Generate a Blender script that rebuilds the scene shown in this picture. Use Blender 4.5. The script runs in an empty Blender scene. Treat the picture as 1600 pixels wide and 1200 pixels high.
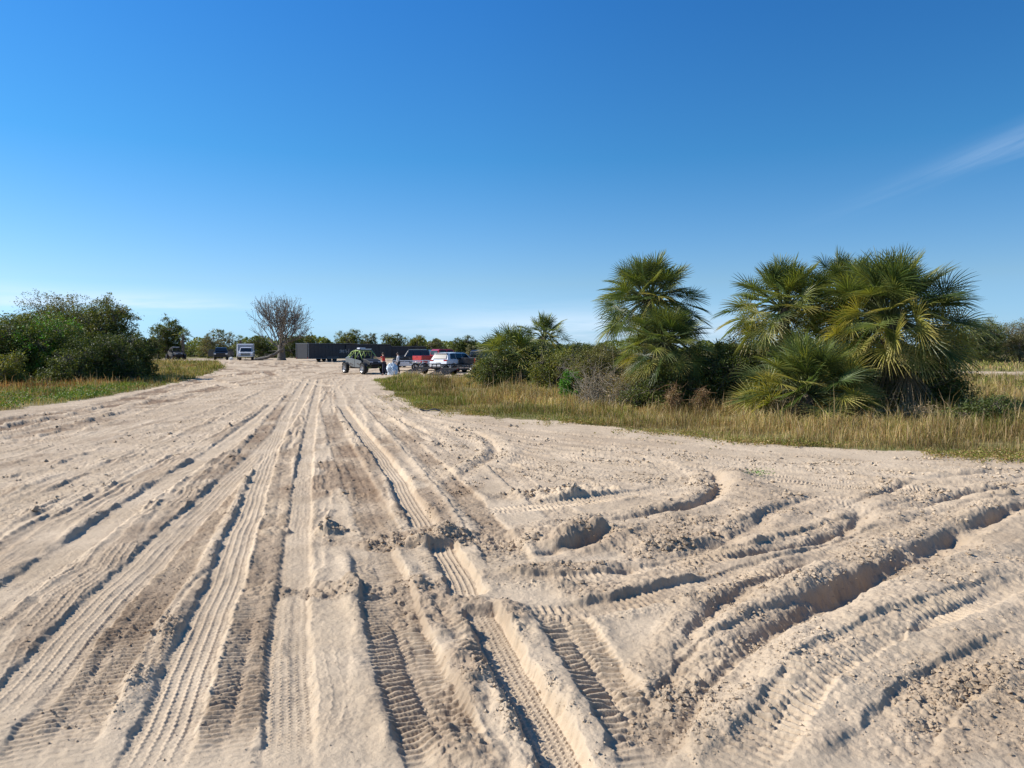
import bpy, bmesh, math, random
import numpy as np
from mathutils import Vector, Matrix
R = math.radians
SC = bpy.context.scene
COL = SC.collection

# ------------------------------------------------------------------ camera
F_PX, EYE, HOR = 1150.0, 1.85, 548.0
PITCH = math.atan((600 - HOR) / F_PX)
cam_d = bpy.data.cameras.new('camera')
cam_d.sensor_fit = 'HORIZONTAL'; cam_d.sensor_width = 36.0
cam_d.lens = 36.0 * F_PX / 1600.0
cam_d.clip_start = 0.05; cam_d.clip_end = 9000
cam = bpy.data.objects.new('camera', cam_d); COL.objects.link(cam)
cam.location = (0, 0, EYE); cam.rotation_euler = (math.pi / 2 - PITCH, 0, 0)
SC.camera = cam

# ------------------------------------------------------------------ sky, sun, exposure
SUN_EL, SUN_FROM = R(38), R(-83)       # sun stands to the left, a little ahead; angle measured from +Y, clockwise
w = bpy.data.worlds.new('World'); SC.world = w; w.use_nodes = True
nt = w.node_tree; nt.nodes.clear()
out = nt.nodes.new('ShaderNodeOutputWorld'); bg = nt.nodes.new('ShaderNodeBackground')
sky = nt.nodes.new('ShaderNodeTexSky'); sky.sky_type = 'NISHITA'; sky.sun_disc = False
sky.sun_elevation = SUN_EL; sky.sun_rotation = SUN_FROM
sky.air_density = 1.0; sky.dust_density = 0.35; sky.ozone_density = 3.0; sky.altitude = 0
bg.inputs['Strength'].default_value = 0.10
hs = nt.nodes.new('ShaderNodeHueSaturation'); hs.inputs['Saturation'].default_value = 1.0
hs.inputs['Value'].default_value = 1.0
nt.links.new(sky.outputs[0], hs.inputs['Color'])
# tint by height above the horizon (radians): cleaner, bluer air than the model's
SKY_CORR = [(0.0, (0.70, 1.19, 2.1)), (0.09, (0.84, 1.14, 1.45)), (0.25, (0.38, 1.04, 1.46)), (0.45, (0.28, 0.98, 1.62))]
# thin cirrus: streaks of cloud at fixed directions of the sky
tc = nt.nodes.new('ShaderNodeTexCoord')
def N(kind, **kw):
    n = nt.nodes.new(kind)
    for k, v in kw.items(): setattr(n, k, v)
    return n
def L(a, b): nt.links.new(a, b)
def mth(op, a, b=None, c=None, clamp=False):
    n = N('ShaderNodeMath', operation=op); n.use_clamp = clamp
    for i, v in enumerate((a, b, c)):
        if v is None: continue
        if isinstance(v, (int, float)): n.inputs[i].default_value = v
        else: L(v, n.inputs[i])
    return n.outputs[0]
sep = N('ShaderNodeSeparateXYZ'); L(tc.outputs['Generated'], sep.inputs[0])
az = mth('ARCTAN2', sep.outputs[0], sep.outputs[1]); el = mth('ARCSINE', sep.outputs[2])
def streak(a0, e0, slope, la, lw, amp, seed):
    u = mth('SUBTRACT', az, a0)
    v = mth('SUBTRACT', mth('SUBTRACT', el, e0), mth('MULTIPLY', u, slope))
    cmb = N('ShaderNodeCombineXYZ'); L(mth('MULTIPLY', u, 5.0), cmb.inputs[0]); L(mth('MULTIPLY', v, 60.0), cmb.inputs[1]); cmb.inputs[2].default_value = seed
    nz = N('ShaderNodeTexNoise'); nz.inputs['Scale'].default_value = 1.6; nz.inputs['Detail'].default_value = 6; nz.inputs['Roughness'].default_value = 0.6; L(cmb.outputs[0], nz.inputs['Vector'])
    gu = mth('EXPONENT', mth('MULTIPLY', mth('POWER', mth('ABSOLUTE', mth('DIVIDE', u, la)), 2.0), -1.0))
    vv = mth('ADD', v, mth('MULTIPLY', mth('SUBTRACT', nz.outputs['Fac'], 0.5), lw * 2.2))
    gv = mth('EXPONENT', mth('MULTIPLY', mth('POWER', mth('ABSOLUTE', mth('DIVIDE', vv, lw)), 2.0), -1.0))
    return mth('MULTIPLY', mth('MULTIPLY', gu, gv), mth('MULTIPLY', mth('POWER', nz.outputs['Fac'], 1.6), amp * 1.5))
c = streak(0.64, 0.250, 0.34, 0.15, 0.012, 0.24, 1.3)
c = mth('ADD', c, streak(0.66, 0.235, 0.26, 0.10, 0.009, 0.16, 2.9))
for a in ((0.07, 0.035, 0.0, 0.22, 0.022, 0.95, 7.1), (-0.50, 0.06, 0.02, 0.14, 0.012, 0.9, 3.7), (-0.66, 0.065, 0.0, 0.10, 0.014, 0.6, 9.2), (0.33, 0.02, 0.0, 0.3, 0.02, 0.4, 5.2)):
    c = mth('ADD', c, streak(*a))
cr = N('ShaderNodeValToRGB'); ce = cr.color_ramp.elements
for p_, c_ in SKY_CORR[2:]: ce.new(p_)
for e_, (p_, c_) in zip(ce, SKY_CORR): e_.position = p_; e_.color = (*[q / 4 for q in c_], 1)
L(el, cr.inputs[0])
cm = N('ShaderNodeMixRGB'); cm.blend_type = 'MULTIPLY'; cm.inputs['Fac'].default_value = 1; L(hs.outputs['Color'], cm.inputs['Color1'])
c4 = N('ShaderNodeMixRGB'); c4.blend_type = 'MULTIPLY'; c4.inputs['Fac'].default_value = 1; L(cr.outputs[0], c4.inputs['Color1']); 
af = mth('MULTIPLY', mth('SUBTRACT', 1.0, mth('MULTIPLY', mth('MAXIMUM', mth('MINIMUM', az, 0.8), -0.05), 0.26)), 4 * 0.735); cb_ = N('ShaderNodeCombineXYZ')
for q_ in range(3): L(af, cb_.inputs[q_])
L(cb_.outputs[0], c4.inputs['Color2'])
L(c4.outputs[0], cm.inputs['Color2'])
mx = N('ShaderNodeMixRGB'); L(mth('MINIMUM', c, 0.6), mx.inputs['Fac']); L(cm.outputs[0], mx.inputs['Color1'])
mx.inputs['Color2'].default_value = (6.2, 7.2, 8.4, 1)
L(mx.outputs[0], bg.inputs['Color']); L(bg.outputs[0], out.inputs['Surface'])

sl = bpy.data.lights.new('sun', 'SUN'); sl.energy = 4.9; sl.angle = R(0.5); sl.color = (1.0, 0.94, 0.86)
so = bpy.data.objects.new('sun', sl); COL.objects.link(so)
sd = Vector((math.sin(SUN_FROM) * math.cos(SUN_EL), math.cos(SUN_FROM) * math.cos(SUN_EL), math.sin(SUN_EL)))
so.rotation_euler = sd.to_track_quat('Z', 'Y').to_euler(); so.location = (-30, 0, 30)
SC.view_settings.view_transform = 'Standard'; SC.view_settings.look = 'None'
SC.view_settings.exposure = 0.45; SC.view_settings.gamma = 1.0
SC.cycles.max_bounces = 5; SC.cycles.transparent_max_bounces = 8

# ------------------------------------------------------------------ helpers
def G(px, py):
    """point of the flat ground seen at a pixel of the 1600x1200 photograph"""
    dx, dy = (px - 800) / F_PX, -(py - 600) / F_PX
    cp, sp = math.cos(PITCH), math.sin(PITCH)
    y = cp + dy * sp; z = -sp + dy * cp
    t = EYE / -z
    return (dx * t, y * t)
def sstep(a, b, x):
    t = np.clip((x - a) / (b - a), 0, 1); return t * t * (3 - 2 * t)
def rise(x, y):
    return 0.45 * sstep(55, 112, np.hypot(x, y))
def at(px, d):
    x = (px - 800) / F_PX * d
    return x, d, float(rise(x, d))
def zat(py, d): return EYE + (HOR - py) / F_PX * d
def tag(o, label=None, cat=None, group=None, kind=None):
    if label: o['label'] = label
    if cat: o['category'] = cat
    if group: o['group'] = group
    if kind: o['kind'] = kind
    return o
def empty(name, loc, rz=0, label=None, cat=None, group=None):
    o = bpy.data.objects.new(name, None); COL.objects.link(o); o.location = loc; o.rotation_euler = (0, 0, rz)
    o.empty_display_size = 0.2
    return tag(o, label, cat, group)
def link(name, me, mat, parent=None):
    o = bpy.data.objects.new(name, me); COL.objects.link(o)
    if mat is not None and not me.materials: me.materials.append(mat)
    if parent: o.parent = parent
    return o
def np_mesh(name, V, Q, k, cols=None, smooth=False, extra=None):
    """V (n,3), Q (m,k) faces of k corners"""
    me = bpy.data.meshes.new(name)
    V = np.ascontiguousarray(V, np.float32); Q = np.ascontiguousarray(Q, np.int32)
    me.vertices.add(len(V)); me.vertices.foreach_set('co', V.ravel())
    me.loops.add(Q.size); me.loops.foreach_set('vertex_index', Q.ravel())
    me.polygons.add(len(Q)); me.polygons.foreach_set('loop_start', np.arange(len(Q), dtype=np.int32) * k)
    me.polygons.foreach_set('use_smooth', np.full(len(Q), smooth, bool))
    if cols is not None:
        a = me.attributes.new('Col', 'FLOAT_COLOR', 'POINT')
        c4 = np.ones((len(V), 4), np.float32); c4[:, :cols.shape[1]] = cols; a.data.foreach_set('color', c4.ravel())
    me.update(calc_edges=True)
    return me

# lattice noise
_rs = np.random.RandomState(7)
_T = _rs.rand(16, 256, 256).astype(np.float32)
def vn(x, y, seed=0):
    t = _T[seed % 16]
    xi = np.floor(x); yi = np.floor(y); fx = (x - xi).astype(np.float32); fy = (y - yi).astype(np.float32)
    xi = xi.astype(np.int64) & 255; yi = yi.astype(np.int64) & 255
    fx = fx * fx * (3 - 2 * fx); fy = fy * fy * (3 - 2 * fy)
    x1 = (xi + 1) & 255; y1 = (yi + 1) & 255
    a = t[xi, yi]; b = t[x1, yi]; c = t[xi, y1]; d = t[x1, y1]
    return (a + (b - a) * fx) * (1 - fy) + (c + (d - c) * fx) * fy - 0.5
def fbm(x, y, seed=0, n=4, gain=0.5):
    s = 0; a = 1.0
    for i in range(n):
        ca, sa = math.cos(i * 1.1), math.sin(i * 1.1)
        s = s + a * vn((x * ca - y * sa) * 2 ** i + 17.3 * i, (x * sa + y * ca) * 2 ** i + 9.1 * i, seed + i); a *= gain
    return s
def clods(x, y, cell, seed, dens=0.7):
    """heightfield of irregular lumps, height in units of cell"""
    gx = x / cell; gy = y / cell; xi = np.floor(gx).astype(np.int64); yi = np.floor(gy).astype(np.int64)
    h = np.zeros_like(x, np.float32)
    for i in (-1, 0, 1):
        for j in (-1, 0, 1):
            a = (xi + i) & 255; b = (yi + j) & 255
            cx = xi + i + _T[seed % 16][a, b]; cy = yi + j + _T[(seed + 1) % 16][a, b]
            rr = 0.28 + 0.5 * _T[(seed + 2) % 16][a, b] ** 2; on = _T[(seed + 3) % 16][a, b] < dens
            q = 1 - ((gx - cx) ** 2 + (gy - cy) ** 2) / rr ** 2
            h = np.maximum(h, np.where(on & (q > 0), rr * np.sqrt(np.maximum(q, 0)), 0))
    return h

# materials
def new_mat(name):
    m = bpy.data.materials.new(name); m.use_nodes = True
    return m, m.node_tree, m.node_tree.nodes['Principled BSDF']
def pmat(name, col, rough=0.6, metal=0.0, bump=0.0, bscale=40, var=0.12, vscale=6, coat=0.0, alpha=None):
    m, t, b = new_mat(name)
    tc = t.nodes.new('ShaderNodeTexCoord'); nz = t.nodes.new('ShaderNodeTexNoise'); nz.inputs['Scale'].default_value = vscale; nz.inputs['Detail'].default_value = 5
    t.links.new(tc.outputs['Object'], nz.inputs['Vector'])
    r = t.nodes.new('ShaderNodeValToRGB'); r.color_ramp.elements[0].position = 0.3; r.color_ramp.elements[1].position = 0.7
    r.color_ramp.elements[0].color = tuple(c * (1 - var) for c in col) + (1,); r.color_ramp.elements[1].color = tuple(min(1, c * (1 + var)) for c in col) + (1,)
    t.links.new(nz.outputs['Fac'], r.inputs[0]); t.links.new(r.outputs[0], b.inputs['Base Color'])
    b.inputs['Roughness'].default_value = rough; b.inputs['Metallic'].default_value = metal; b.inputs['Coat Weight'].default_value = coat
    if bump:
        n2 = t.nodes.new('ShaderNodeTexNoise'); n2.inputs['Scale'].default_value = bscale; n2.inputs['Detail'].default_value = 4
        t.links.new(tc.outputs['Object'], n2.inputs['Vector'])
        bp = t.nodes.new('ShaderNodeBump'); bp.inputs['Strength'].default_value = bump; bp.inputs['Distance'].default_value = 0.02
        t.links.new(n2.outputs['Fac'], bp.inputs['Height']); t.links.new(bp.outputs[0], b.inputs['Normal'])
    return m
def leafmat(name, trans=0.3, rough=0.55, spec=0.3, tint=(1.7, 1.6, 0.6, 1)):
    m, t, b = new_mat(name)
    a = t.nodes.new('ShaderNodeAttribute'); a.attribute_name = 'Col'
    t.links.new(a.outputs['Color'], b.inputs['Base Color']); b.inputs['Roughness'].default_value = rough
    b.inputs['Specular IOR Level'].default_value = spec
    tr = t.nodes.new('ShaderNodeBsdfTranslucent'); mix = t.nodes.new('ShaderNodeMixShader'); mix.inputs[0].default_value = trans
    g = t.nodes.new('ShaderNodeMixRGB'); g.blend_type = 'MULTIPLY'; g.inputs[0].default_value = 1; g.inputs[2].default_value = tint
    t.links.new(a.outputs['Color'], g.inputs[1]); t.links.new(g.outputs[0], tr.inputs['Color'])
    o = t.nodes['Material Output']
    t.links.new(b.outputs[0], mix.inputs[1]); t.links.new(tr.outputs[0], mix.inputs[2]); t.links.new(mix.outputs[0], o.inputs['Surface'])
    return m
M_LEAF = leafmat('leaf', 0.22); M_GRASS = leafmat('grass_blade', 0.3, 0.8, 0.08, (1.25, 1.12, 0.7, 1)); M_PALM = leafmat('palm_leaf', 0.28, 0.45, 0.35)
M_BARK = pmat('bark', (0.16, 0.13, 0.10), 0.9, bump=0.8, bscale=30, var=0.3)
M_GREYBARK = pmat('grey_bark', (0.15, 0.13, 0.11), 0.9, bump=0.8, bscale=14, var=0.3)

# ------------------------------------------------------------------ ground
def poly_mask(x, y, pts):
    inside = np.zeros(x.shape, bool); n = len(pts)
    for i in range(n):
        x1, y1 = pts[i]; x2, y2 = pts[(i + 1) % n]
        if y1 == y2: continue
        c = ((y1 > y) != (y2 > y)) & (x < (x2 - x1) * (y - y1) / (y2 - y1) + x1)
        inside ^= c
    return inside
def PX(l): return [G(a, b) for a, b in l]
# verge right of the road: near edge from the photo, then behind it the field
EDGE_R = [(2600, 770), (1900, 738), (1600, 716), (1450, 708), (1300, 700), (1150, 688), (1000, 672), (900, 662), (830, 655), (760, 650), (700, 643), (650, 637), (622, 618), (600, 603), (588, 592)]
GR = PX(EDGE_R) + PX([(640, 590), (690, 597), (725, 594), (760, 584)]) + [(2.5, 64), (18, 58), (34, 52.5), (60, 51), (90, 48)]
GR2 = [(20, 74), (34, 62), (60, 59.5), (400, 52), (1500, 1200), (0, 2500), (-8, 128), (0, 92)]
EDGE_L = [(-900, 790), (-300, 690), (0, 641), (100, 629), (200, 613), (290, 596), (350, 577), (336, 568)]
GL = PX(EDGE_L) + [(-52, 96), (-62, 104), (-90, 112), (-200, 140), (-400, 60), (-90, 8)]
GB = [(-200, 135), (-120, 128), (-62, 124), (-45, 150), (-36, 126), (-8, 128), (0, 2500), (-1500, 2500), (-1500, 200)]
def warp(x, y):
    return x + 0.55 * fbm(x * 0.9, y * 0.9, 3, 4), y + 0.8 * fbm(x * 0.9 + 40, y * 0.9, 5, 4)
def grass_mask(x, y):
    wx, wy = warp(x, y)
    return poly_mask(wx, wy, GR) | poly_mask(wx, wy, GL) | poly_mask(wx, wy, GR2) | poly_mask(wx, wy, GB)

def catmull(P, step):
    P = [np.array(p, float) for p in P]; P = [2 * P[0] - P[1]] + P + [2 * P[-1] - P[-2]]
    o = []
    for i in range(1, len(P) - 2):
        L_ = np.linalg.norm(P[i + 1] - P[i]); n = max(2, int(L_ / step))
        for k in range(n):
            t = k / n
            o.append(0.5 * (2 * P[i] + (P[i + 1] - P[i - 1]) * t + (2 * P[i - 1] - 5 * P[i] + 4 * P[i + 1] - P[i + 2]) * t * t + (3 * P[i] - P[i - 1] - 3 * P[i + 1] + P[i + 2]) * t ** 3))
    o.append(P[-2]); return np.array(o)

def thin(Q):
    return [tuple(Q[i]) for i in sorted(set(list(range(0, len(Q) - 2, 3)) + [0, len(Q) - 1]))]
class Field:
    def __init__(s, x, y):
        s.x, s.y = x, y; n = len(x)
        s.h = np.zeros(n, np.float32); s.rough = np.zeros(n, np.float32); s.damp = np.zeros(n, np.float32)
        s.near = np.nonzero((np.hypot(x, y) < 130) & (y > 0))[0]
        s.cs = 0.6
        ci = np.floor((x[s.near] + 100) / s.cs).astype(np.int64); cj = np.floor(y[s.near] / s.cs).astype(np.int64)
        key = ci * 1000 + cj; o = np.argsort(key, kind='stable'); s.near = s.near[o]; key = key[o]
        uk, st = np.unique(key, return_index=True); en = np.append(st[1:], len(key))
        s.cells = {int(k): (a, b) for k, a, b in zip(uk, st, en)}
    def dist(s, P, rad):
        """signed distance, arc length of the points within rad of the polyline P"""
        D = {}; best = np.full(len(s.x), 1e9, np.float32); sd = np.zeros(len(s.x), np.float32); ss = np.zeros(len(s.x), np.float32)
        acc = 0; touched = []
        for a, b in zip(P[:-1], P[1:]):
            v = b - a; L_ = np.linalg.norm(v)
            if L_ < 1e-6: continue
            v = v / L_
            i0, i1 = int((min(a[0], b[0]) - rad + 100) // s.cs), int((max(a[0], b[0]) + rad + 100) // s.cs)
            j0, j1 = int((min(a[1], b[1]) - rad) // s.cs), int((max(a[1], b[1]) + rad) // s.cs)
            ids = [s.near[slice(*s.cells[i * 1000 + j])] for i in range(i0, i1 + 1) for j in range(j0, j1 + 1) if i * 1000 + j in s.cells]
            if ids:
                ids = np.concatenate(ids); rx = s.x[ids] - a[0]; ry = s.y[ids] - a[1]
                t = rx * v[0] + ry * v[1]; d = v[0] * ry - v[1] * rx
                tc_ = np.clip(t, 0, L_); e = np.hypot(d, t - tc_)
                ok = (e < best[ids]) & (e < rad); ids = ids[ok]
                best[ids] = e[ok]; sd[ids] = np.where(d[ok] < 0, -e[ok], e[ok]); ss[ids] = acc + tc_[ok]; touched.append(ids)
            acc += L_
        ids = np.unique(np.concatenate(touched)) if touched else np.array([], int)
        return ids, sd[ids], ss[ids], acc
    def track(s, P, w=0.3, depth=0.03, berm=0.015, kind='rib', amp=0.006, pitch=0.05, damp=0.0, rough=0.0, worn=0.35, asym=0.0, fade=0.8, crumbs=0.25, bw=0.11, wob=0.012, step=0.25):
        P = catmull(P, step); rad = w / 2 + bw * 2.2 + 0.05
        ids, d, t, tot = s.dist(P, rad)
        if len(ids) == 0: return
        x, y = s.x[ids], s.y[ids]
        d = d + wob * 2 * fbm(t * 1.3, d * 0.5, 2, 3)
        ad = np.abs(d); hw = w / 2
        ad = ad + 0.03 * fbm(x * 11, y * 11, 4, 3); edge = 0.02
        m = 1 - sstep(hw - edge, hw + edge, ad)
        ends = sstep(0, fade, t) * (1 - sstep(tot - fade, tot, t)) if fade > 0 else 1.0
        str_ = np.clip(1 - worn + worn * 3.2 * (0.25 + fbm(x * 1.6, y * 1.1, 6, 4)), 0.03, 1.15)
        m = m * ends
        u = d / hw
        if kind == 'rib':      # zigzag ribs along the track
            zz = 0.010 * np.abs(((t / pitch) % 1) * 2 - 1)
            tr = np.zeros_like(d)
            for q in (-0.55, -0.18, 0.18, 0.55):
                tr = tr + np.exp(-((d - q * hw + zz - 0.005) / 0.0075) ** 2)
            tr = tr * amp * 1.5
            sh = (ad > 0.72 * hw) * (np.sin(2 * np.pi * t / (pitch * 0.9)) > 0.1)
            tr = tr + amp * 0.8 * sh
        elif kind == 'block':
            ph = t / pitch + 0.5 * (np.floor(u * 3) % 2)
            tr = amp * (sstep(-0.3, 0.3, np.sin(2 * np.pi * ph))) * (0.4 + 0.6 * sstep(-0.5, 0.3, np.cos(u * 3 * 2 * np.pi)))
        elif kind == 'lug':    # bars across, slightly curved and staggered
            ph = t / (pitch * (1 + 0.06 * vn(t * 0.7, t * 0, 3))) + 2.2 * ad + 0.5 * (d > 0) + 0.42 * fbm(x * 4, y * 4, 8, 3)
            bar = sstep(-0.1, 0.75, np.sin(2 * np.pi * ph)) * np.clip(0.85 + 1.0 * fbm(x * 9, y * 9, 10, 2), 0.1, 1.2)
            tr = amp * 2.0 * bar * (0.35 + 0.65 * sstep(0.04, 0.2, np.abs(u)))
        else: tr = 0.0
        tr = tr * str_
        lay = -depth * DEPTH * (1 + asym * -u) + tr
        s.h[ids] = s.h[ids] * (1 - m) + (lay + s.h[ids] * 0.25) * m
        q = (ad - hw - bw * 0.45) / (bw * 0.55)
        bm_ = np.exp(-q * q) * (ad > hw - edge) * ends * (0.75 + 1.6 * fbm(x * 2.3, y * 2.3, 9, 3))
        side = 1 + asym * np.sign(d)
        s.h[ids] += np.minimum(berm * BERM * bm_ * np.clip(side, 0, 2), np.maximum(0.004, berm * 1.5 - s.h[ids] * 0.8))
        s.rough[ids] = s.rough[ids] * (1 - m) + rough * m
        s.rough[ids] = np.maximum(s.rough[ids], crumbs * bm_ * (berm > 0))
        md = m * np.clip(0.75 + 1.3 * fbm(x * 1.4, y * 0.8, 1, 4), 0, 1); s.damp[ids] = s.damp[ids] * (1 - m * 0.7) + damp * md
    def ridge(s, P, w=0.3, h=0.06, rough=0.5, damp=0.2, steep=0.0, fade=1.0):
        """a mound (h > 0) or trough (h < 0); steep > 0 makes the left wall sheer, < 0 the right one"""
        P = catmull(P, 0.2); ids, d, t, tot = s.dist(P, w * 2.0)
        if len(ids) == 0: return
        x, y = s.x[ids], s.y[ids]
        d = d + 0.22 * w * fbm(x * 2.2, y * 2.2, 11, 4) + 0.035 * fbm(x * 9, y * 9, 12, 4) + 0.012 * fbm(x * 40, y * 40, 2, 2)
        wl = np.where(d > 0, w * (1 - 0.85 * steep) if steep > 0 else w * (1 - 0.45 * steep), w * (1 + 0.85 * steep) if steep < 0 else w * (1 + 0.45 * steep))
        fade = 0.5 * tot if h < 0 else fade
        ends = sstep(0, fade, t) * (1 - sstep(tot - fade, tot, t)); wl = wl * (0.45 + 0.55 * ends)
        if steep: d = d + 0.035 * fbm(t * 9, d * 2, 6, 4, 0.7) * w / 0.4
        q = np.abs(d) / wl; pr = 1 - sstep(0.0, 1.0, q)
        s.h[ids] += h * RIDGE * pr * ends * (0.9 + 0.7 * fbm(x * 1.7, y * 1.7, 13, 3))
        s.rough[ids] = s.rough[ids] * (1 - pr * ends) + rough * pr * ends
        s.damp[ids] = s.damp[ids] * (1 - pr * ends) + damp * pr * ends
    def patch(s, cx, cy, rx, ry, rough, damp, h=0.0, ang=0.0):
        ca, sa = math.cos(ang), math.sin(ang); n = s.near
        x, y = s.x[n], s.y[n]; ex, ey = x - cx, y - cy
        u = (ex * ca + ey * sa) / rx; v = (-ex * sa + ey * ca) / ry
        sel = (u * u + v * v) < 2.6; n = n[sel]; x, y, u, v = x[sel], y[sel], u[sel], v[sel]
        q = np.sqrt(u * u + v * v) + 0.9 * fbm(x * 1.6, y * 1.6, 1, 4)
        m = 1 - sstep(0.6, 1.05, q)
        s.rough[n] = s.rough[n] * (1 - m) + rough * m; s.damp[n] = s.damp[n] * (1 - m) + damp * m
        s.h[n] += h * m * (0.6 + 2.0 * fbm(x * 2.4, y * 2.4, 14, 4))

def build_ground():
    q = GROUND_Q
    th_f = np.arange(-40, 40.0001, 0.062 / q)
    th = np.concatenate([np.arange(-180, -60, 4), np.arange(-60, -40, 0.5), th_f, np.arange(40.3, 60, 0.5), np.arange(60.5, 179, 4)])
    r = [0.0, 0.5, 1.0, 1.6, 2.2]; k = 0.00031 / q
    while r[-1] < 3000:
        rr = r[-1]; r.append(rr + max(0.006 / q, min(k * rr * rr, rr * 0.03)) if rr > 2.5 else rr + 0.03)
    r = np.array(r); r[0] = 0.02
    TH, RR = np.meshgrid(np.radians(th), r)
    x = (np.sin(TH) * RR).ravel(); y = (np.cos(TH) * RR).ravel()
    f = Field(x, y); rng = random.Random(5)
    gm = grass_mask(x, y).astype(np.float32)
    # broad relief
    f.h += (0.03 * fbm(x * 0.25, y * 0.25, 0, 3) + 0.02 * fbm(x * 1.1, y * 0.6, 2, 3)).astype(np.float32)
    f.rough += np.clip(0.03 + 0.4 * fbm(x * 0.5, y * 0.35, 4, 3), 0, 0.3).astype(np.float32)
    f.damp += np.clip(0.10 + 0.55 * fbm(x * 0.35, y * 0.15, 9, 4), 0, 0.5).astype(np.float32)
    T = f.track
    def vp(a, b=None):
        b = b or rng.uniform(415, 560)
        return [(b, 590), (b - (b - 480) * 0.2, 577)]
    # old faint wheel marks running away to the clearing, most of them on the left
    for i in range(120):
        x0 = rng.uniform(-3200, 900) if i < 100 else rng.uniform(-200, 700); b = 400 + 130 * (min(max(x0, -3000), 900) + 3000) / 3900 + rng.uniform(-50, 60)
        P = [G(x0 + rng.uniform(-60, 60), 1180), G(x0 + (b - x0) * 0.52 + rng.uniform(-25, 25), 870), G(x0 + (b - x0) * 0.80 + rng.uniform(-14, 14), 705), G(x0 + (b - x0) * 0.93 + rng.uniform(-8, 8), 632), G(b, 592)]
        P.append((P[-1][0] * 1.12 + rng.uniform(-4, 4), P[-1][1] + 22))
        T(P, w=rng.uniform(0.18, 0.36), depth=rng.uniform(0.003, 0.013), berm=rng.uniform(0.006, 0.02), kind=rng.choice(['rib', 'block', 'lug', 'rib', 'plain']), amp=rng.uniform(0.004, 0.009), pitch=rng.uniform(0.04, 0.09), damp=rng.choice([0, 0, 0.1, 0.3, 0.55]), rough=rng.uniform(0, 0.3), worn=0.9, crumbs=0.2, wob=0.04, bw=rng.uniform(0.08, 0.2), step=0.5)
    for i in range(60):   # narrow grooves and tyre edges
        x0 = rng.uniform(-3000, 500); b = 400 + 130 * (min(max(x0, -3000), 900) + 3000) / 3900 + rng.uniform(-70, 70)
        P = [G(x0, 1180), G(x0 + (b - x0) * 0.52 + rng.uniform(-30, 30), 870), G(x0 + (b - x0) * 0.80 + rng.uniform(-18, 18), 705), G(x0 + (b - x0) * 0.93 + rng.uniform(-8, 8), 632), G(b, 592)]
        k0 = rng.choice([0, 0, 1]); P = P[k0:]
        T(P, w=rng.uniform(0.04, 0.09), depth=rng.uniform(0.010, 0.022), berm=rng.uniform(0.006, 0.016), kind='plain', damp=rng.choice([0, 0.2, 0.5]), worn=0.9, wob=0.05, bw=rng.uniform(0.05, 0.10), step=0.5, crumbs=0.2, fade=2.0)
    # dark ruts along the left verge
    for P, dm, dp in (([(-250, 730), (0, 672), (150, 640), (280, 606), (352, 588), (420, 580)], 0.9, 0.06), ([(-260, 770), (0, 690), (150, 657), (280, 622), (370, 598), (430, 586)], 0.8, 0.05),
                  ([(-200, 745), (0, 700), (180, 652), (330, 612), (430, 592)], 0.6, 0.05), ([(-200, 720), (0, 660), (120, 640), (230, 615), (330, 588)], 1.0, 0.05), ([(200, 640), (300, 612), (400, 600), (470, 596)], 1.0, 0.05), ([(0, 735), (250, 670), (400, 622), (450, 596)], 0.3, 0.025), ([(-100, 800), (150, 712), (330, 650), (440, 606)], 0.15, 0.02), ([(-100, 850), (150, 745), (340, 665), (450, 606)], 0.1, 0.018)):
        T(PX(P), w=0.5, depth=dp, berm=dp * 0.9, kind='lug', amp=0.008, pitch=0.12, damp=dm, rough=0.5, crumbs=0.6, bw=0.25, wob=0.12, step=0.5)
    # far clearing: crossing marks
    for i in range(46):
        a = rng.uniform(0, 6.28); cx, cy = rng.uniform(-42, -8), rng.uniform(42, 108)
        P = [(cx - 9 * math.cos(a), cy - 14 * abs(math.sin(a))), (cx + rng.uniform(-2, 2), cy), (cx + 9 * math.cos(a + .5), cy + 14 * abs(math.sin(a + .5)))]
        T(P, w=rng.uniform(0.5, 1.1), depth=0.05, berm=0.08, kind='plain', damp=rng.choice([0, 0.3, 0.8, 1.0]), rough=0.6, bw=0.5, step=1.5, crumbs=0.8)
    # churned, browner sand
    for c in ((555, 720, 0.55, 3.4, 0.5, 0.75), (500, 690, 0.3, 2.4, 0.3, 0.5), (690, 770, 0.5, 2.2, 0.45, 0.6), (620, 700, 0.35, 3.0, 0.4, 0.6), (200, 870, 0.5, 1.6, 0.3, 0.35), (730, 720, 0.9, 2.0, 0.4, 0.25), (930, 720, 2.0, 2.2, 0.45, 0.1), (1350, 730, 3.5, 1.0, 0.4, 0.0), (300, 640, 3, 3.5, 0.3, 0.25), (100, 700, 3, 1.2, 0.3, 0.15)):
        gx, gy = G(c[0], c[1]); f.patch(gx, gy, c[2], c[3], c[4], c[5])
    # ---- the readable wheel tracks, oldest first
    T(PX([(-60, 960), (100, 870), (230, 775), (340, 700), (430, 630)]), w=0.3, depth=0.03, berm=0.05, kind='plain', bw=0.3)
    T(PX([(-160, 1050), (0, 940), (150, 830), (280, 740), (380, 680), (450, 622)]), w=0.32, depth=0.025, berm=0.03, kind='lug', amp=0.004, pitch=0.05, damp=0.05, worn=0.7)
    T(PX([(40, 1230), (120, 1095), (210, 965), (300, 840), (360, 750), (420, 665), (455, 618)]), w=0.40, depth=0.035, berm=0.05, kind='lug', amp=0.009, pitch=0.052, damp=0.65, rough=0.3, crumbs=0.7, bw=0.13)   # B
    T(PX([(-40, 1165), (60, 1055), (160, 945), (262, 843), (352, 756), (424, 688), (468, 630), (490, 592)]), w=0.36, depth=0.05, berm=0.02, kind='rib', amp=0.005, asym=0.2, bw=0.16, damp=0.0)    # A
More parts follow.
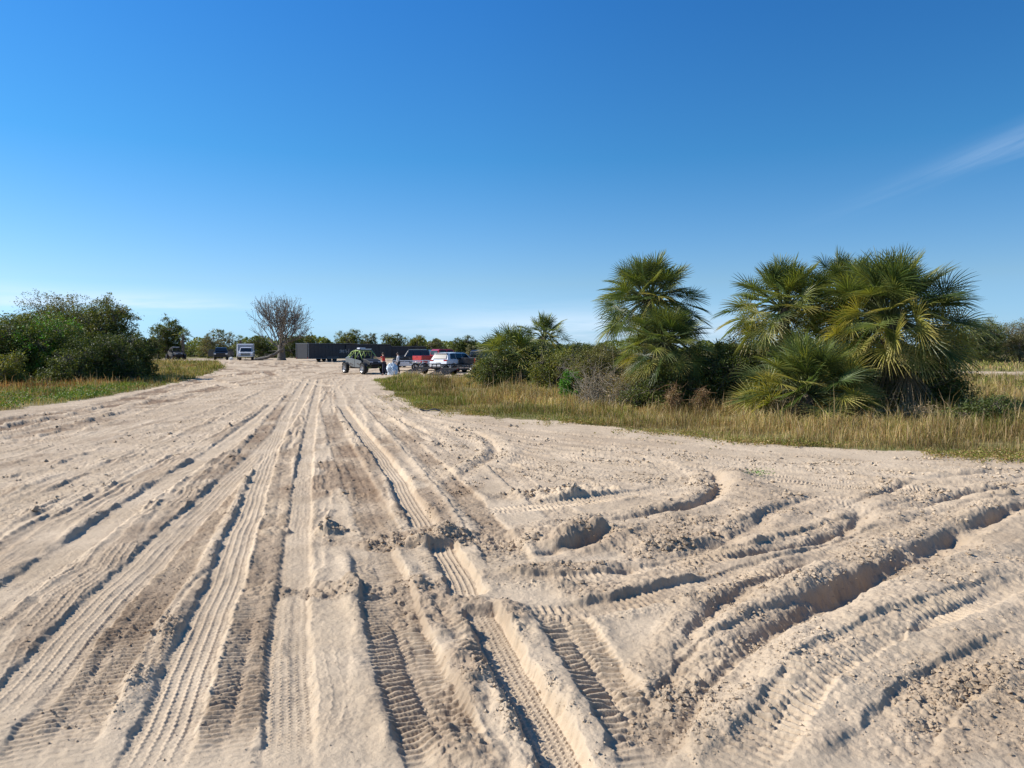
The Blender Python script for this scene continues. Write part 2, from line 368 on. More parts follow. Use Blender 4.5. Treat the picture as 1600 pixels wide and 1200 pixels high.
    T(PX([(330, 1230), (380, 1060), (410, 920), (432, 800), (445, 700)]), w=0.30, depth=0.025, berm=0.03, kind='lug', amp=0.008, pitch=0.05, damp=0.6, rough=0.3, crumbs=0.6)   # D
    T(PX([(205, 1260), (290, 1060), (345, 920), (390, 795), (428, 692), (455, 630), (478, 592)]), w=0.30, depth=0.045, berm=0.03, kind='rib', amp=0.006, pitch=0.045, asym=0.2, worn=0.15, bw=0.12)   # C
    T(PX([(450, 1240), (452, 1050), (460, 900), (470, 780), (481, 690), (492, 630), (500, 592)]), w=0.26, depth=0.04, berm=0.022, kind='block', amp=0.005, pitch=0.035, damp=0.05)   # E
    f.ridge(PX([(560, 1230), (545, 1080), (530, 940), (515, 850)]), w=0.28, h=0.03, rough=0.05, damp=0.05)
    T(PX([(640, 900), (590, 820), (548, 730), (522, 668), (512, 640)]), w=0.42, depth=0.03, berm=0.03, kind='lug', amp=0.010, pitch=0.06, damp=0.62, rough=0.35, crumbs=0.6, fade=2.5)     # H
    T(PX([(600, 850), (560, 740), (525, 672)]), w=0.28, depth=0.035, berm=0.03, kind='lug', amp=0.010, pitch=0.06, damp=0.7, rough=0.35, fade=2.5)
    T(PX([(735, 1260), (672, 1120), (622, 985), (590, 890), (570, 845)]), w=0.40, depth=0.055, berm=0.05, kind='lug', amp=0.011, pitch=0.056, damp=0.2, rough=0.15, asym=0.3, worn=0.3)          # G
    T(PX([(900, 820), (800, 745), (720, 690), (640, 645), (590, 612)]), w=0.4, depth=0.03, berm=0.03, kind='lug', amp=0.008, pitch=0.08, damp=0.35, rough=0.4)
    T(PX([(810, 900), (740, 800), (680, 735), (625, 680), (570, 625)]), w=0.42, depth=0.03, berm=0.035, kind='lug', amp=0.009, pitch=0.08, damp=0.6, rough=0.5)
    f.ridge(PX([(760, 860), (700, 780), (640, 710), (590, 660)]), w=0.14, h=0.05, rough=0.05, damp=0.0, fade=1)
    T(PX([(668, 828), (645, 790), (614, 738), (582, 696), (556, 664), (535, 635)]), w=0.29, depth=0.075, berm=0.05, kind='rib', amp=0.008, pitch=0.05, asym=0.25, worn=0.1, fade=0.4, bw=0.13, crumbs=0.5)       # I upper
    T(PX([(1060, 1250), (1000, 1150), (940, 1060), (895, 990), (850, 930)]), w=0.34, depth=0.055, berm=0.04, kind='lug', amp=0.014, pitch=0.06, damp=0.15, rough=0.2, worn=0.2)      # K
    # sand thrown up across the road
    for c in ((760, 845, 1.5, 0.33, 0.85, 0.6, 0.025), (640, 840, 0.5, 0.35, 0.8, 0.6, 0.02), (900, 850, 1.4, 0.4, 0.85, 0.35, 0.05), (690, 960, 0.5, 0.55, 0.7, 0.5, 0.04), (850, 900, 1.1, 0.4, 0.7, 0.45, 0.03), (1000, 925, 0.8, 0.35, 0.7, 0.35, 0.03), (515, 830, 0.17, 0.18, 1.0, 0.3, 0.07), (525, 925, 0.28, 0.2, 0.9, 0.35, 0.05), (420, 925, 0.2, 0.16, 0.8, 0.5, 0.03), (430, 830, 0.15, 0.14, 0.7, 0.35, 0.03), (1090, 830, 1.8, 0.7, 0.6, 0.3, 0.03), (1230, 900, 1.4, 0.7, 0.45, 0.3, 0.0), (820, 775, 0.7, 0.35, 0.8, 0.1, 0.04), (900, 770, 1.0, 0.4, 0.9, 0.0, 0.05), (780, 730, 0.35, 0.5, 0.8, 0.1, 0.03),
              (1500, 760, 1.6, 0.9, 0.6, 0.2, 0.03), (1150, 1080, 0.7, 0.6, 0.3, 0.2, 0.0), (1450, 1150, 0.7, 0.3, 0.35, 0.4, 0.0), (720, 1090, 0.22, 0.9, 0.7, 0.5, 0.03)):
        gx, gy = G(c[0], c[1]); f.patch(gx, gy, c[2], c[3], c[4], c[5], c[6])
    T(PX([(735, 935), (712, 890), (690, 850)]), w=0.27, depth=0.07, berm=0.05, kind='rib', amp=0.007, worn=0.1, fade=0.1, asym=0.3)
    f.ridge(PX([(950, 1250), (905, 1130), (850, 1030), (812, 965)]), w=0.26, h=0.03, rough=0.1, damp=0.05)
    T(PX([(910, 1260), (868, 1170), (815, 1070), (770, 985), (748, 950)]), w=0.25, depth=0.085, berm=0.05, kind='block', amp=0.007, pitch=0.035, damp=0.0, worn=0.1, asym=0.25, fade=0.1, crumbs=0.6)         # J
    for i in range(12):   # marks sweeping along the grass edge to the right
        o_ = 6 + 9 * i + rng.uniform(-3, 3); k_ = o_ / 60
        T(PX([(560 + 3 * i, 606 + o_ * 0.25), (640 + 4 * i, 640 + o_ * 0.5), (820, 668 + o_ * 0.7), (1050, 688 + o_ * 0.9), (1320, 712 + o_), (1650, 730 + o_ * 1.05), (2000, 752 + o_)]), w=rng.uniform(0.22, 0.34), depth=rng.uniform(0.01, 0.02), berm=rng.uniform(0.008, 0.02), kind=rng.choice(['lug', 'block', 'rib']), amp=rng.uniform(0.004, 0.008), pitch=rng.uniform(0.05, 0.08), damp=rng.choice([0, 0.05, 0.2]), rough=rng.uniform(0.1, 0.5), worn=0.9, crumbs=0.4, wob=0.05, step=0.5)
    for P in ([(700, 900), (900, 905), (1100, 880), (1270, 838), (1420, 790), (1640, 742)], [(760, 960), (950, 950), (1150, 905), (1330, 850), (1500, 800), (1700, 760)], [(960, 1240), (1060, 1090), (1200, 985), (1400, 890), (1620, 822)], [(1130, 1240), (1250, 1090), (1420, 980), (1620, 900)], [(1330, 1240), (1450, 1100), (1650, 990)], [(720, 800), (860, 790), (1000, 770), (1060, 745), (1000, 715), (860, 700)]):
        T(PX(P), w=rng.uniform(0.26, 0.36), depth=0.03, berm=0.035, kind=rng.choice(['lug', 'lug', 'plain']), amp=0.009, pitch=0.06, damp=rng.choice([0.1, 0.3, 0.45]), rough=0.25, worn=0.8, crumbs=0.5, wob=0.04, bw=0.16)
    # ---- spun turns on the right
    RG = f.ridge
    def spin(P, w=0.42, depth=0.13, lip=0.07, dm=0.35, rg=0.5):
        Q = catmull(PX(P), 0.2); t = np.gradient(Q, axis=0); t /= np.linalg.norm(t, axis=1)[:, None] + 1e-9
        nl = np.stack([-t[:, 1], t[:, 0]], 1)
        if nl[:, 0].sum() > 0: nl = -nl           # towards the sun side
        RG(thin(Q + nl * w * 0.55), w=w * 0.65, h=lip, rough=rg + 0.2, damp=dm)
        RG(thin(Q - nl * w * 0.8), w=w * 0.9, h=lip * 0.9, rough=rg * 0.6, damp=dm)
        RG(thin(Q), w=w * 0.62, h=-depth, rough=rg * 0.6, damp=dm, steep=0.62 if (t[:, 0].sum() > 0) else -0.62)
    spin([(760, 835), (900, 820), (1010, 804), (1085, 786), (1122, 762), (1110, 738), (1070, 726)], 0.34, 0.13, 0.05, 0.2)
    spin([(790, 880), (870, 864), (950, 842), (1040, 826)], 0.30, 0.15, 0.06, 0.5, 0.8)
    spin([(930, 900), (1030, 878), (1130, 852), (1190, 812), (1250, 782), (1315, 768)], 0.30, 0.09, 0.05, 0.35, 0.8)
    spin([(930, 892), (1010, 884)], 0.3, 0.10, 0.05, 0.4)
    spin([(1040, 890), (1150, 872), (1230, 856), (1300, 838), (1345, 808), (1325, 782)], 0.32, 0.13, 0.06, 0.3)
    spin([(1010, 1100), (1050, 1040), (1100, 970), (1180, 915), (1300, 868)], 0.26, 0.10, 0.05, 0.25)
    spin([(1070, 1120), (1150, 1030), (1240, 962), (1350, 904), (1450, 856), (1540, 812), (1640, 776)], 0.46, 0.22, 0.07, 0.25, 0.5)
    spin([(1390, 800), (1460, 785), (1530, 768), (1640, 752)], 0.30, 0.09, 0.05, 0.2)
    spin([(1430, 752), (1520, 740), (1700, 738)], 0.32, 0.08, 0.05, 0.1)
    spin([(1300, 800), (1410, 760), (1440, 745)], 0.2, 0.05, 0.04, 0.1)
    spin([(1500, 832), (1570, 800), (1660, 780)], 0.3, 0.08, 0.05, 0.2)
    spin([(1240, 1190), (1330, 1080), (1450, 985), (1600, 905), (1750, 850)], 0.30, 0.035, 0.025, 0.3, 0.9)
    spin([(1000, 1230), (1090, 1110), (1200, 1020), (1260, 985)], 0.30, 0.035, 0.03, 0.2, 0.8)
    spin([(1420, 1240), (1530, 1120), (1680, 1010)], 0.3, 0.03, 0.03, 0.4, 0.9)
    spin([(590, 640), (650, 668), (690, 690), (680, 704)], 0.3, 0.04, 0.04, 0.1)
    spin([(660, 655), (750, 680), (775, 705), (745, 730), (700, 760)], 0.34, 0.06, 0.05, 0.05)
    RG(PX([(1130, 728), (1180, 770), (1190, 800), (1120, 820)]), w=0.55, h=0.10, rough=0.3, damp=0.3)
    RG(PX([(1330, 760), (1390, 800), (1375, 835)]), w=0.5, h=0.06, rough=0.35, damp=0.3)
    RG(PX([(1230, 1230), (1330, 1060), (1480, 960), (1620, 880)]), w=0.4, h=0.05, rough=0.3, damp=0.05)
    RG(PX([(1080, 1200), (1180, 1080), (1300, 1000), (1430, 930), (1600, 850)]), w=0.4, h=0.05, rough=0.5, damp=0.15)
    # roughness to relief
    rg = np.clip(f.rough, 0, 1.2); n = f.near; gmn = gm[n]
    xn, yn = x[n], y[n]; R_ = rg[n] * (1 - gmn)
    lum = clods(xn + 0.02 * fbm(xn * 30, yn * 30, 1, 2), yn, 0.055, 2, 0.55) * 0.055; lum2 = clods(xn, yn, 0.13, 6, 0.35) * 0.13; lum3 = clods(xn, yn, 0.03, 9, 0.6) * 0.03
    f.h[n] += (R_ * (0.42 * lum + 0.35 * lum2 * sstep(0.45, 0.9, R_) + 0.5 * lum3 + 0.028 * fbm(xn * 7, yn * 7, 3, 5, 0.65)) + (1 - gmn) * (0.006 * fbm(xn * 8, yn * 8, 5, 4, 0.7) + 0.004 * np.maximum(fbm(xn * 26, yn * 26, 7, 2), 0))).astype(np.float32)
    z = f.h * (1 - 0.8 * gm) + rise(x, y)
    z = np.where(np.hypot(x, y) > 135, rise(x, y), z)
    # loose crumbs and clods of sand lying on the churned parts
    rs = np.random.RandomState(3); dth = np.gradient(np.radians(th)); drr = np.gradient(r)
    area = (np.outer(r * drr, dth)).ravel()
    dd = np.hypot(x, y); wgt = area * (0.012 + np.clip(f.rough - 0.12, 0, 1) ** 1.2 * 2 * np.clip(0.35 + 2.0 * fbm(x * 1.9, y * 1.9, 5, 4, 0.7), 0, 2)) * (1 - gm) * (dd < 26) * (dd > 2.6) * (y > 0) * (np.abs(x) < y * 0.78 + 0.5) * np.where((x < -1.5) & (y > 6), 0.2, 1.0) / np.maximum(dd, 4.0) ** 1.8
    pk = rs.choice(len(x), NCLOD, p=(wgt / wgt.sum()).astype(np.float64))
    sz = 0.0025 + 0.005 * rs.rand(NCLOD) ** 3 + 0.024 * rs.rand(NCLOD) ** 14 * (0.3 + f.rough[pk])
    sz *= np.clip(dd[pk] / 7, 0.8, 2.0)
    base = np.array([[1, 0, 0], [-1, 0, 0], [0, 1, 0], [0, -1, 0], [0, 0, 1], [0, 0, -0.6], [.62, .62, .5], [-.62, -.62, .5]], float)
    tri = np.array([[0, 6, 4], [6, 2, 4], [2, 1, 4], [1, 7, 4], [7, 3, 4], [3, 0, 4], [2, 6, 0], [3, 7, 1], [0, 5, 2], [2, 5, 1], [1, 5, 3], [3, 5, 0]])
    ang = rs.rand(NCLOD) * 6.283; ca, sa = np.cos(ang)[:, None], np.sin(ang)[:, None]
    bv = base[None] * (0.6 + 0.8 * rs.rand(NCLOD, 8, 3)); bx = bv[..., 0] * ca - bv[..., 1] * sa; by = bv[..., 0] * sa + bv[..., 1] * ca
    V = np.stack([bx * sz[:, None] + (x[pk] + rs.normal(size=NCLOD) * 0.01)[:, None], by * sz[:, None] + (y[pk] + rs.normal(size=NCLOD) * 0.01)[:, None], bv[..., 2] * 0.8 * sz[:, None] + (z[pk] + sz * 0.25)[:, None]], -1).reshape(-1, 3)
    F_ = (tri[None] + (np.arange(NCLOD) * 8)[:, None, None]).reshape(-1, 3)
    cc = np.repeat(np.stack([np.clip(f.damp[pk] + 0.05, 0, 1), 0 * sz, 0 * sz], 1), 8, 0)
    global CLOD_ME
    CLOD_ME = np_mesh('sand_clods', V, F_, 3, cc)
    nr, nth = len(r), len(th)
    idx = np.arange(nr * nth).reshape(nr, nth)
    a = idx[:-1]; b = idx[1:]
    Q = np.stack([a, np.roll(a, -1, 1), np.roll(b, -1, 1), b], -1).reshape(-1, 4)[:, ::-1]
    soft = sstep(0.0, 1.0, gm)
    cols = np.stack([np.clip(f.damp, 0, 1), soft, np.clip(rg, 0, 1)], 1)
    me = np_mesh('ground', np.stack([x, y, z], 1), Q, 4, cols, smooth=True)
    return me

def ground_material():
    m, t, b = new_mat('sand'); N_ = t.nodes.new; K = t.links.new
    at_ = N_('ShaderNodeAttribute'); at_.attribute_name = 'Col'; sp = N_('ShaderNodeSeparateColor'); K(at_.outputs['Color'], sp.inputs[0])
    tc = N_('ShaderNodeTexCoord')
    def noise(scale, detail=5, rough=0.55, vec=None):
        n = N_('ShaderNodeTexNoise'); n.inputs['Scale'].default_value = scale; n.inputs['Detail'].default_value = detail; n.inputs['Roughness'].default_value = rough
        K(vec or tc.outputs['Object'], n.inputs['Vector']); return n.outputs['Fac']
    def ramp(f, *st):
        r = N_('ShaderNodeValToRGB'); e = r.color_ramp.elements
        while len(e) < len(st): e.new(0.5)
        for el_, (p, c) in zip(e, st): el_.position = p; el_.color = (*c, 1) if len(c) == 3 else c
        K(f, r.inputs[0]); return r.outputs[0]
    def mix(f, a, b_, mode='MIX'):
        n = N_('ShaderNodeMixRGB'); n.blend_type = mode
        for i, v in enumerate((f, a, b_)):
            if isinstance(v, (float, int)): n.inputs[i].default_value = v
            elif isinstance(v, tuple): n.inputs[i].default_value = (*v, 1)
            else: K(v, n.inputs[i])
        return n.outputs[0]
    pale = ramp(noise(0.9, 6), (0.3, SAND_A), (0.7, SAND_B))
    damp = ramp(noise(2.2, 6, 0.6), (0.3, SAND_C), (0.72, SAND_D))
    ma = N_('ShaderNodeMath'); ma.operation = 'MULTIPLY_ADD'; K(noise(5, 5, 0.65), ma.inputs[0]); ma.inputs[1].default_value = 0.5; ma.inputs[2].default_value = -0.25
    mb = N_('ShaderNodeMath'); mb.operation = 'ADD'; mb.use_clamp = True; K(sp.outputs[0], mb.inputs[0]); K(ma.outputs[0], mb.inputs[1])
    c = mix(mb.outputs[0], pale, damp)
    grain = ramp(noise(260, 3, 0.7), (0.25, (0.80, 0.79, 0.78)), (0.75, (1.12, 1.12, 1.12)))
    c = mix(1.0, c, grain, 'MULTIPLY')
    speck = ramp(noise(75, 4, 0.8), (0.60, (1, 1, 1)), (0.72, (0.62, 0.58, 0.55)))
    c = mix(0.6, c, speck, 'MULTIPLY')
    soil = ramp(noise(3.5, 6, 0.65), (0.25, (0.10, 0.085, 0.035)), (0.5, (0.21, 0.165, 0.07)), (0.75, (0.30, 0.24, 0.12)))
    green = ramp(noise(0.35, 5), (0.42, (0, 0, 0)), (0.62, (1, 1, 1)))
    soil = mix(green, soil, mix(0.5, soil, (0.10, 0.15, 0.035)))
    c = mix(sp.outputs[1], c, soil)
    K(c, b.inputs['Base Color']); b.inputs['Roughness'].default_value = 0.95; b.inputs['Specular IOR Level'].default_value = 0.12
    b1 = N_('ShaderNodeBump'); b1.inputs['Strength'].default_value = 0.6; b1.inputs['Distance'].default_value = 0.014; K(noise(38, 6, 0.7), b1.inputs['Height'])
    b2 = N_('ShaderNodeBump'); b2.inputs['Strength'].default_value = 0.7; b2.inputs['Distance'].default_value = 0.003; K(noise(190, 3, 0.7), b2.inputs['Height']); K(b1.outputs[0], b2.inputs['Normal'])
    K(b2.outputs[0], b.inputs['Normal'])
    return m
GROUND_Q = 1.0; NCLOD = 36000; BERM, DEPTH, RIDGE = 0.42, 0.64, 0.64
SAND_A, SAND_B, SAND_C, SAND_D = (0.475, 0.37, 0.252), (0.605, 0.483, 0.342), (0.165, 0.108, 0.068), (0.32, 0.225, 0.145)
MG = ground_material(); g = link('ground', build_ground(), MG); tag(g, kind='structure')
tag(link('sand_clods', CLOD_ME, MG), 'crumbs and small clods of sand strewn over the churned wheel marks', 'sand clods', kind='stuff')

# ------------------------------------------------------------------ vegetation
def leaves_mesh(name, C, S, col, rng, aspect=0.45, up=0.35):
    """C centres (n,3), S sizes (n,), col (n,3): one folded leaf of two triangles each"""
    n = len(C)
    a = rng.normal(size=(n, 3)); a[:, 2] = a[:, 2] * 0.7; a /= np.linalg.norm(a, axis=1)[:, None]
    nrm = rng.normal(size=(n, 3)); nrm[:, 2] = np.abs(nrm[:, 2]) + up; b = np.cross(nrm, a); b /= np.linalg.norm(b, axis=1)[:, None] + 1e-9
    nn = np.cross(a, b)
    S = S[:, None]
    p0 = C - a * S * 0.5; p2 = C + a * S * 0.5; p1 = C + b * S * 0.5 * aspect + nn * S * 0.08; p3 = C - b * S * 0.5 * aspect + nn * S * 0.08
    V = np.stack([p0, p1, p2, p3], 1).reshape(-1, 3)
    Q = np.arange(n * 4).reshape(n, 4)
    return np_mesh(name, V, Q, 4, np.repeat(col, 4, 0))

def tubes(name, segs, mat=None, sides=5):
    """segs: list of (polyline (k,3), radii (k,))"""
    V, Q, o = [], [], 0
    ang = np.arange(sides) * 2 * math.pi / sides
    for P, rad in segs:
        P = np.asarray(P, float); rad = np.asarray(rad, float)
        T = np.gradient(P, axis=0); T /= np.linalg.norm(T, axis=1)[:, None] + 1e-9
        ref = np.array([0.31, 0.23, 0.92]) if abs(T[0][2]) < 0.8 else np.array([1.0, 0.1, 0])
        u = np.cross(T, ref); u /= np.linalg.norm(u, axis=1)[:, None] + 1e-9; v = np.cross(T, u)
        ring = P[:, None] + rad[:, None, None] * (np.cos(ang)[None, :, None] * u[:, None] + np.sin(ang)[None, :, None] * v[:, None])
        V.append(ring.reshape(-1, 3)); k = len(P)
        idx = np.arange(k * sides).reshape(k, sides) + o
        Q.append(np.stack([idx[:-1], np.roll(idx[:-1], -1, 1), np.roll(idx[1:], -1, 1), idx[1:]], -1).reshape(-1, 4)); o += k * sides
    return np_mesh(name, np.concatenate(V), np.concatenate(Q), 4, smooth=True)

LEAF_GAIN = np.array([1.85, 1.6, 1.3])
GREENS = {   # dark, mid, light
    'dark': ((0.022, 0.036, 0.012), (0.045, 0.068, 0.02), (0.085, 0.115, 0.035)),
    'mid': ((0.035, 0.055, 0.016), (0.07, 0.098, 0.027), (0.12, 0.15, 0.045)),
    'yellow': ((0.06, 0.075, 0.018), (0.11, 0.13, 0.03), (0.18, 0.19, 0.05)),
    'bright': ((0.03, 0.09, 0.012), (0.05, 0.15, 0.02), (0.09, 0.24, 0.035)),
    'grey': ((0.07, 0.08, 0.05), (0.11, 0.12, 0.075), (0.16, 0.165, 0.11)),
    'dry': ((0.16, 0.13, 0.09), (0.24, 0.20, 0.15), (0.32, 0.27, 0.21)),
    'olive': ((0.05, 0.055, 0.022), (0.085, 0.09, 0.035), (0.13, 0.13, 0.055)),
}
def pick_cols(rng, n, pal, t):
    a, b, c = [np.array(v) for v in GREENS[pal]]
    t = np.clip(t, 0, 1)[:, None]
    col = np.where(t < 0.5, a + (b - a) * t * 2, b + (c - b) * (t * 2 - 1))
    return col * (0.75 + 0.5 * rng.rand(n, 1)) * LEAF_GAIN
def blob_points(rng, W, D, H, nb, low=0.0):
    """sub-crowns filling a shrub W x D x H that stands on the ground"""
    B = []
    for i in range(nb):
        t = (i + 0.5) / nb
        zc = H * (low + (0.86 - low) * (t ** 0.85))
        env = math.sqrt(max(0.05, 1 - ((zc / H - 0.35) / 0.72) ** 2)) if zc / H > 0.35 else 1.0
        a = i * 2.399 + rng.rand() * 0.9; rr = env * (0.25 + 0.55 * rng.rand())
        r = (0.20 + 0.12 * rng.rand())
        B.append((math.cos(a) * rr * W * 0.5, math.sin(a) * rr * D * 0.5, zc, r * W * (0.75 + 0.25 * env), r * D, min(r * W, 0.30 * H)))
    return B
def crown(name, rng, B, leaf, nclump, per, pal, pal2=None, shell=0.55, sprig=0.06, zmin=0.0, gap=0.0, twigs=None, tw=0.01):
    vol = np.array([b[3] * b[4] * b[5] for b in B]) ** 0.67; pr = vol / vol.sum()
    which = rng.choice(len(B), nclump, p=pr); BB = np.array(B)[which]
    d = rng.normal(size=(nclump, 3)); d /= np.linalg.norm(d, axis=1)[:, None]
    rad = shell + (1.08 - shell) * rng.rand(nclump) ** 0.6
    rad = rad + (rng.rand(nclump) < sprig) * rng.rand(nclump) * 0.35
    cc = BB[:, :3] + d * BB[:, 3:] * rad[:, None]
    cc[:, 2] = np.abs(cc[:, 2]) + zmin
    ct = rng.rand(nclump) ** 1.3 * 0.85 + 0.05
    if twigs is not None:
        for q in np.nonzero(rad > 0.9)[0][:260]:
            a_ = BB[q, :3]; twigs.append((np.linspace(a_, cc[q], 4) + rng.normal(size=(4, 3)) * 0.03, np.array([1, .8, .6, .35]) * tw))
    cr_ = (0.06 + 0.08 * rng.rand(nclump)) * np.mean([b[3] for b in B]) ** 0.5 * 1.6
    cr_ *= np.where(rad > 1.1, 0.7, 1.0)
    k = rng.poisson(per, nclump) + 2; ids = np.repeat(np.arange(nclump), k); n = len(ids)
    off = rng.normal(size=(n, 3)) * cr_[ids][:, None] * np.array([1, 1, 0.75])
    C = cc[ids] + off; C[:, 2] = np.maximum(C[:, 2], 0.02)
    S = leaf * (0.6 + 0.8 * rng.rand(n))
    col = pick_cols(rng, n, pal, ct[ids] + rng.normal(size=n) * 0.16)
    if pal2:
        alt = (rng.rand(nclump) < 0.3)[ids]; col[alt] = pick_cols(rng, int(alt.sum()), pal2, ct[ids][alt])
    return leaves_mesh(name, C, S, col, rng)
def stems(rng, B, H, r0, n=None, spread=0.15, sides=5):
    segs = []
    for i, b in enumerate(B[:n] if n else B):
        x0, y0 = rng.normal(size=2) * spread
        tip = np.array([b[0], b[1], b[2] + b[5] * 0.7]); base = np.array([x0, y0, -0.1])
        mid = base * 0.45 + tip * 0.55 + np.array([0, 0, -0.12 * H]) + rng.normal(size=3) * 0.06 * H * np.array([1, 1, .3])
        t = np.linspace(0, 1, 7)[:, None]; P = (1 - t) ** 2 * base + 2 * t * (1 - t) * mid + t * t * tip
        segs.append((P, r0 * (1 - 0.8 * t[:, 0])))
        for k in range(4):
            j = 3 + (k % 3); q = P[j] + rng.normal(size=3) * np.array(b[3:6]) * 0.8
            segs.append((np.linspace(P[j], q, 3), [r0 * 0.3, r0 * 0.2, r0 * 0.08]))
    return segs
def shrub(name, label, cat, px, d, wpx, top, pal, leaf=None, pal2=None, nb=11, dens=1.0, seed=0, deep=0.8, group=None, low=0.12, bark=None, trunk=False, zoff=0.0, gaps=0.62):
    x, y, z0 = at(px, d); W = wpx / F_PX * d; H = zat(top, d) - z0; rng = np.random.RandomState(seed + int(px) + 1000)
    leaf = (leaf or max(0.055, 0.0025 * d)) * (1.0 if d > 80 else 1.1)
    if trunk: low = max(low, 0.10)
    B = blob_points(rng, W, W * deep, H, nb, low)
    if not trunk:
        for i in range(5):
            a = i * 1.26 + rng.rand(); B.append((math.cos(a) * W * 0.34, math.sin(a) * W * 0.3 * deep, H * 0.16, W * 0.17, W * 0.17, H * 0.2))
    area = W * H * 2.2
    nleaf = int(min(60000, dens * 3.2 * area / (leaf * leaf * 0.3))); per = 20; tws = []
    o = empty(name, (x, y, z0), 0, label, cat, group)
    link('crown' if trunk else 'foliage', crown('foliage', rng, B, leaf, max(40, nleaf // per), per, pal, pal2, shell=gaps, twigs=tws, tw=0.0022 * d ** 0.5 + 0.0016 * H), M_LEAF, o)
    if trunk:
        t = np.linspace(0, 1, 6); P = np.stack([0.1 * W * 0.2 * np.sin(t * 3), 0 * t, -0.1 + t * H * 0.45], 1)
        link('trunk', tubes('trunk', [(P, 0.035 * H * (1 - 0.5 * t))] + stems(rng, B, H, 0.012 * H, 7) + tws), bark or M_BARK, o)
    else:
        link('stems', tubes('stems', stems(rng, B, H, 0.012 * H + 0.006, 12, 0.1 * W) + tws, sides=4), bark or M_BARK, o)
    return o

def fan_leaf(rng, origin, azim, elev, pet, blade, dead=0.0, fold=0.35, nseg=34, col=(0.05, 0.09, 0.03), tipcol=None):
    """one costapalmate fan: returns vertices, quads, colours and the petiole"""
    d = np.array([math.cos(azim) * math.cos(elev), math.sin(azim) * math.cos(elev), math.sin(elev)])
    t = np.linspace(0, 1, 6)[:, None]; sag = 0.22 * pet * (1 - dead * 0.3)
    P = origin + d * pet * t - np.array([0, 0, 1]) * sag * t * t
    ax = P[-1] - P[-2]; ax /= np.linalg.norm(ax)
    side = np.cross(ax, [0, 0, 1.0]); side /= np.linalg.norm(side) + 1e-6; nrm = np.cross(side, ax)
    roll = rng.normal() * 0.5; side, nrm = side * math.cos(roll) + nrm * math.sin(roll), nrm * math.cos(roll) - side * math.sin(roll)
    V, Q, C = [], [], []; o = 0; lfd = 0.22 * rng.rand() ** 2
    amax = R(118) * (1 - dead * 0.55)
    ks = np.array([0, 0.3, 0.55, 0.8, 1.0])
    wid = np.array([0.35, 1.0, 0.9, 0.55, 0.08]) * 0.0135 * blade * 1.15 * (40 / nseg)
    for i in range(nseg):
        a = -amax + 2 * amax * i / (nseg - 1) + rng.normal() * 0.02
        L_ = blade * (1.0 - 0.20 * abs(a / R(118)) ** 2) * (0.92 + 0.16 * rng.rand())
        dr = ax * math.cos(a) + side * math.sin(a)
        lift = nrm * (fold * abs(math.sin(a)) * 0.55)
        dd = dr + lift; dd /= np.linalg.norm(dd)
        base = P[-1] + ax * blade * 0.22 * (0.5 + 0.5 * math.cos(a))
        droop = (0.06 + lfd + 0.16 * rng.rand()) * (1 + 2.5 * dead) * L_
        pts = base + dd * L_ * ks[:, None] - np.array([0, 0, 1]) * (droop * np.clip(ks - 0.35, 0, 1) ** 1.7 * 1.5)[:, None]
        if dead > 0.5: pts[:, 2] -= ks * L_ * 0.5; pts += rng.normal(size=3) * 0.03 * ks[:, None]
        wv = np.cross(dd, nrm) ; wv /= np.linalg.norm(wv) + 1e-6; wv = wv * 0.8 + nrm * (0.5 if i % 2 else -0.5)
        l = pts - wv * wid[:, None]; r_ = pts + wv * wid[:, None]
        V.append(np.stack([l, r_], 1).reshape(-1, 3)); k = len(ks)
        for j in range(k - 1): Q.append((o + 2 * j, o + 2 * j + 1, o + 2 * j + 3, o + 2 * j + 2))
        o += 2 * k
        cb = np.array(col) * (0.6 + 0.85 * rng.rand()); ct = np.array(tipcol) if tipcol is not None else cb * 1.1
        C.append(np.repeat(cb + (ct - cb) * (ks[:, None] ** 2), 2, 0))
    return np.concatenate(V), np.array(Q), np.concatenate(C), (P, np.linspace(0.022, 0.012, 6) * (0.6 + blade * 0.4))
PG = [(0.07, 0.105, 0.028), (0.12, 0.155, 0.036), (0.18, 0.20, 0.05), (0.045, 0.07, 0.022)]
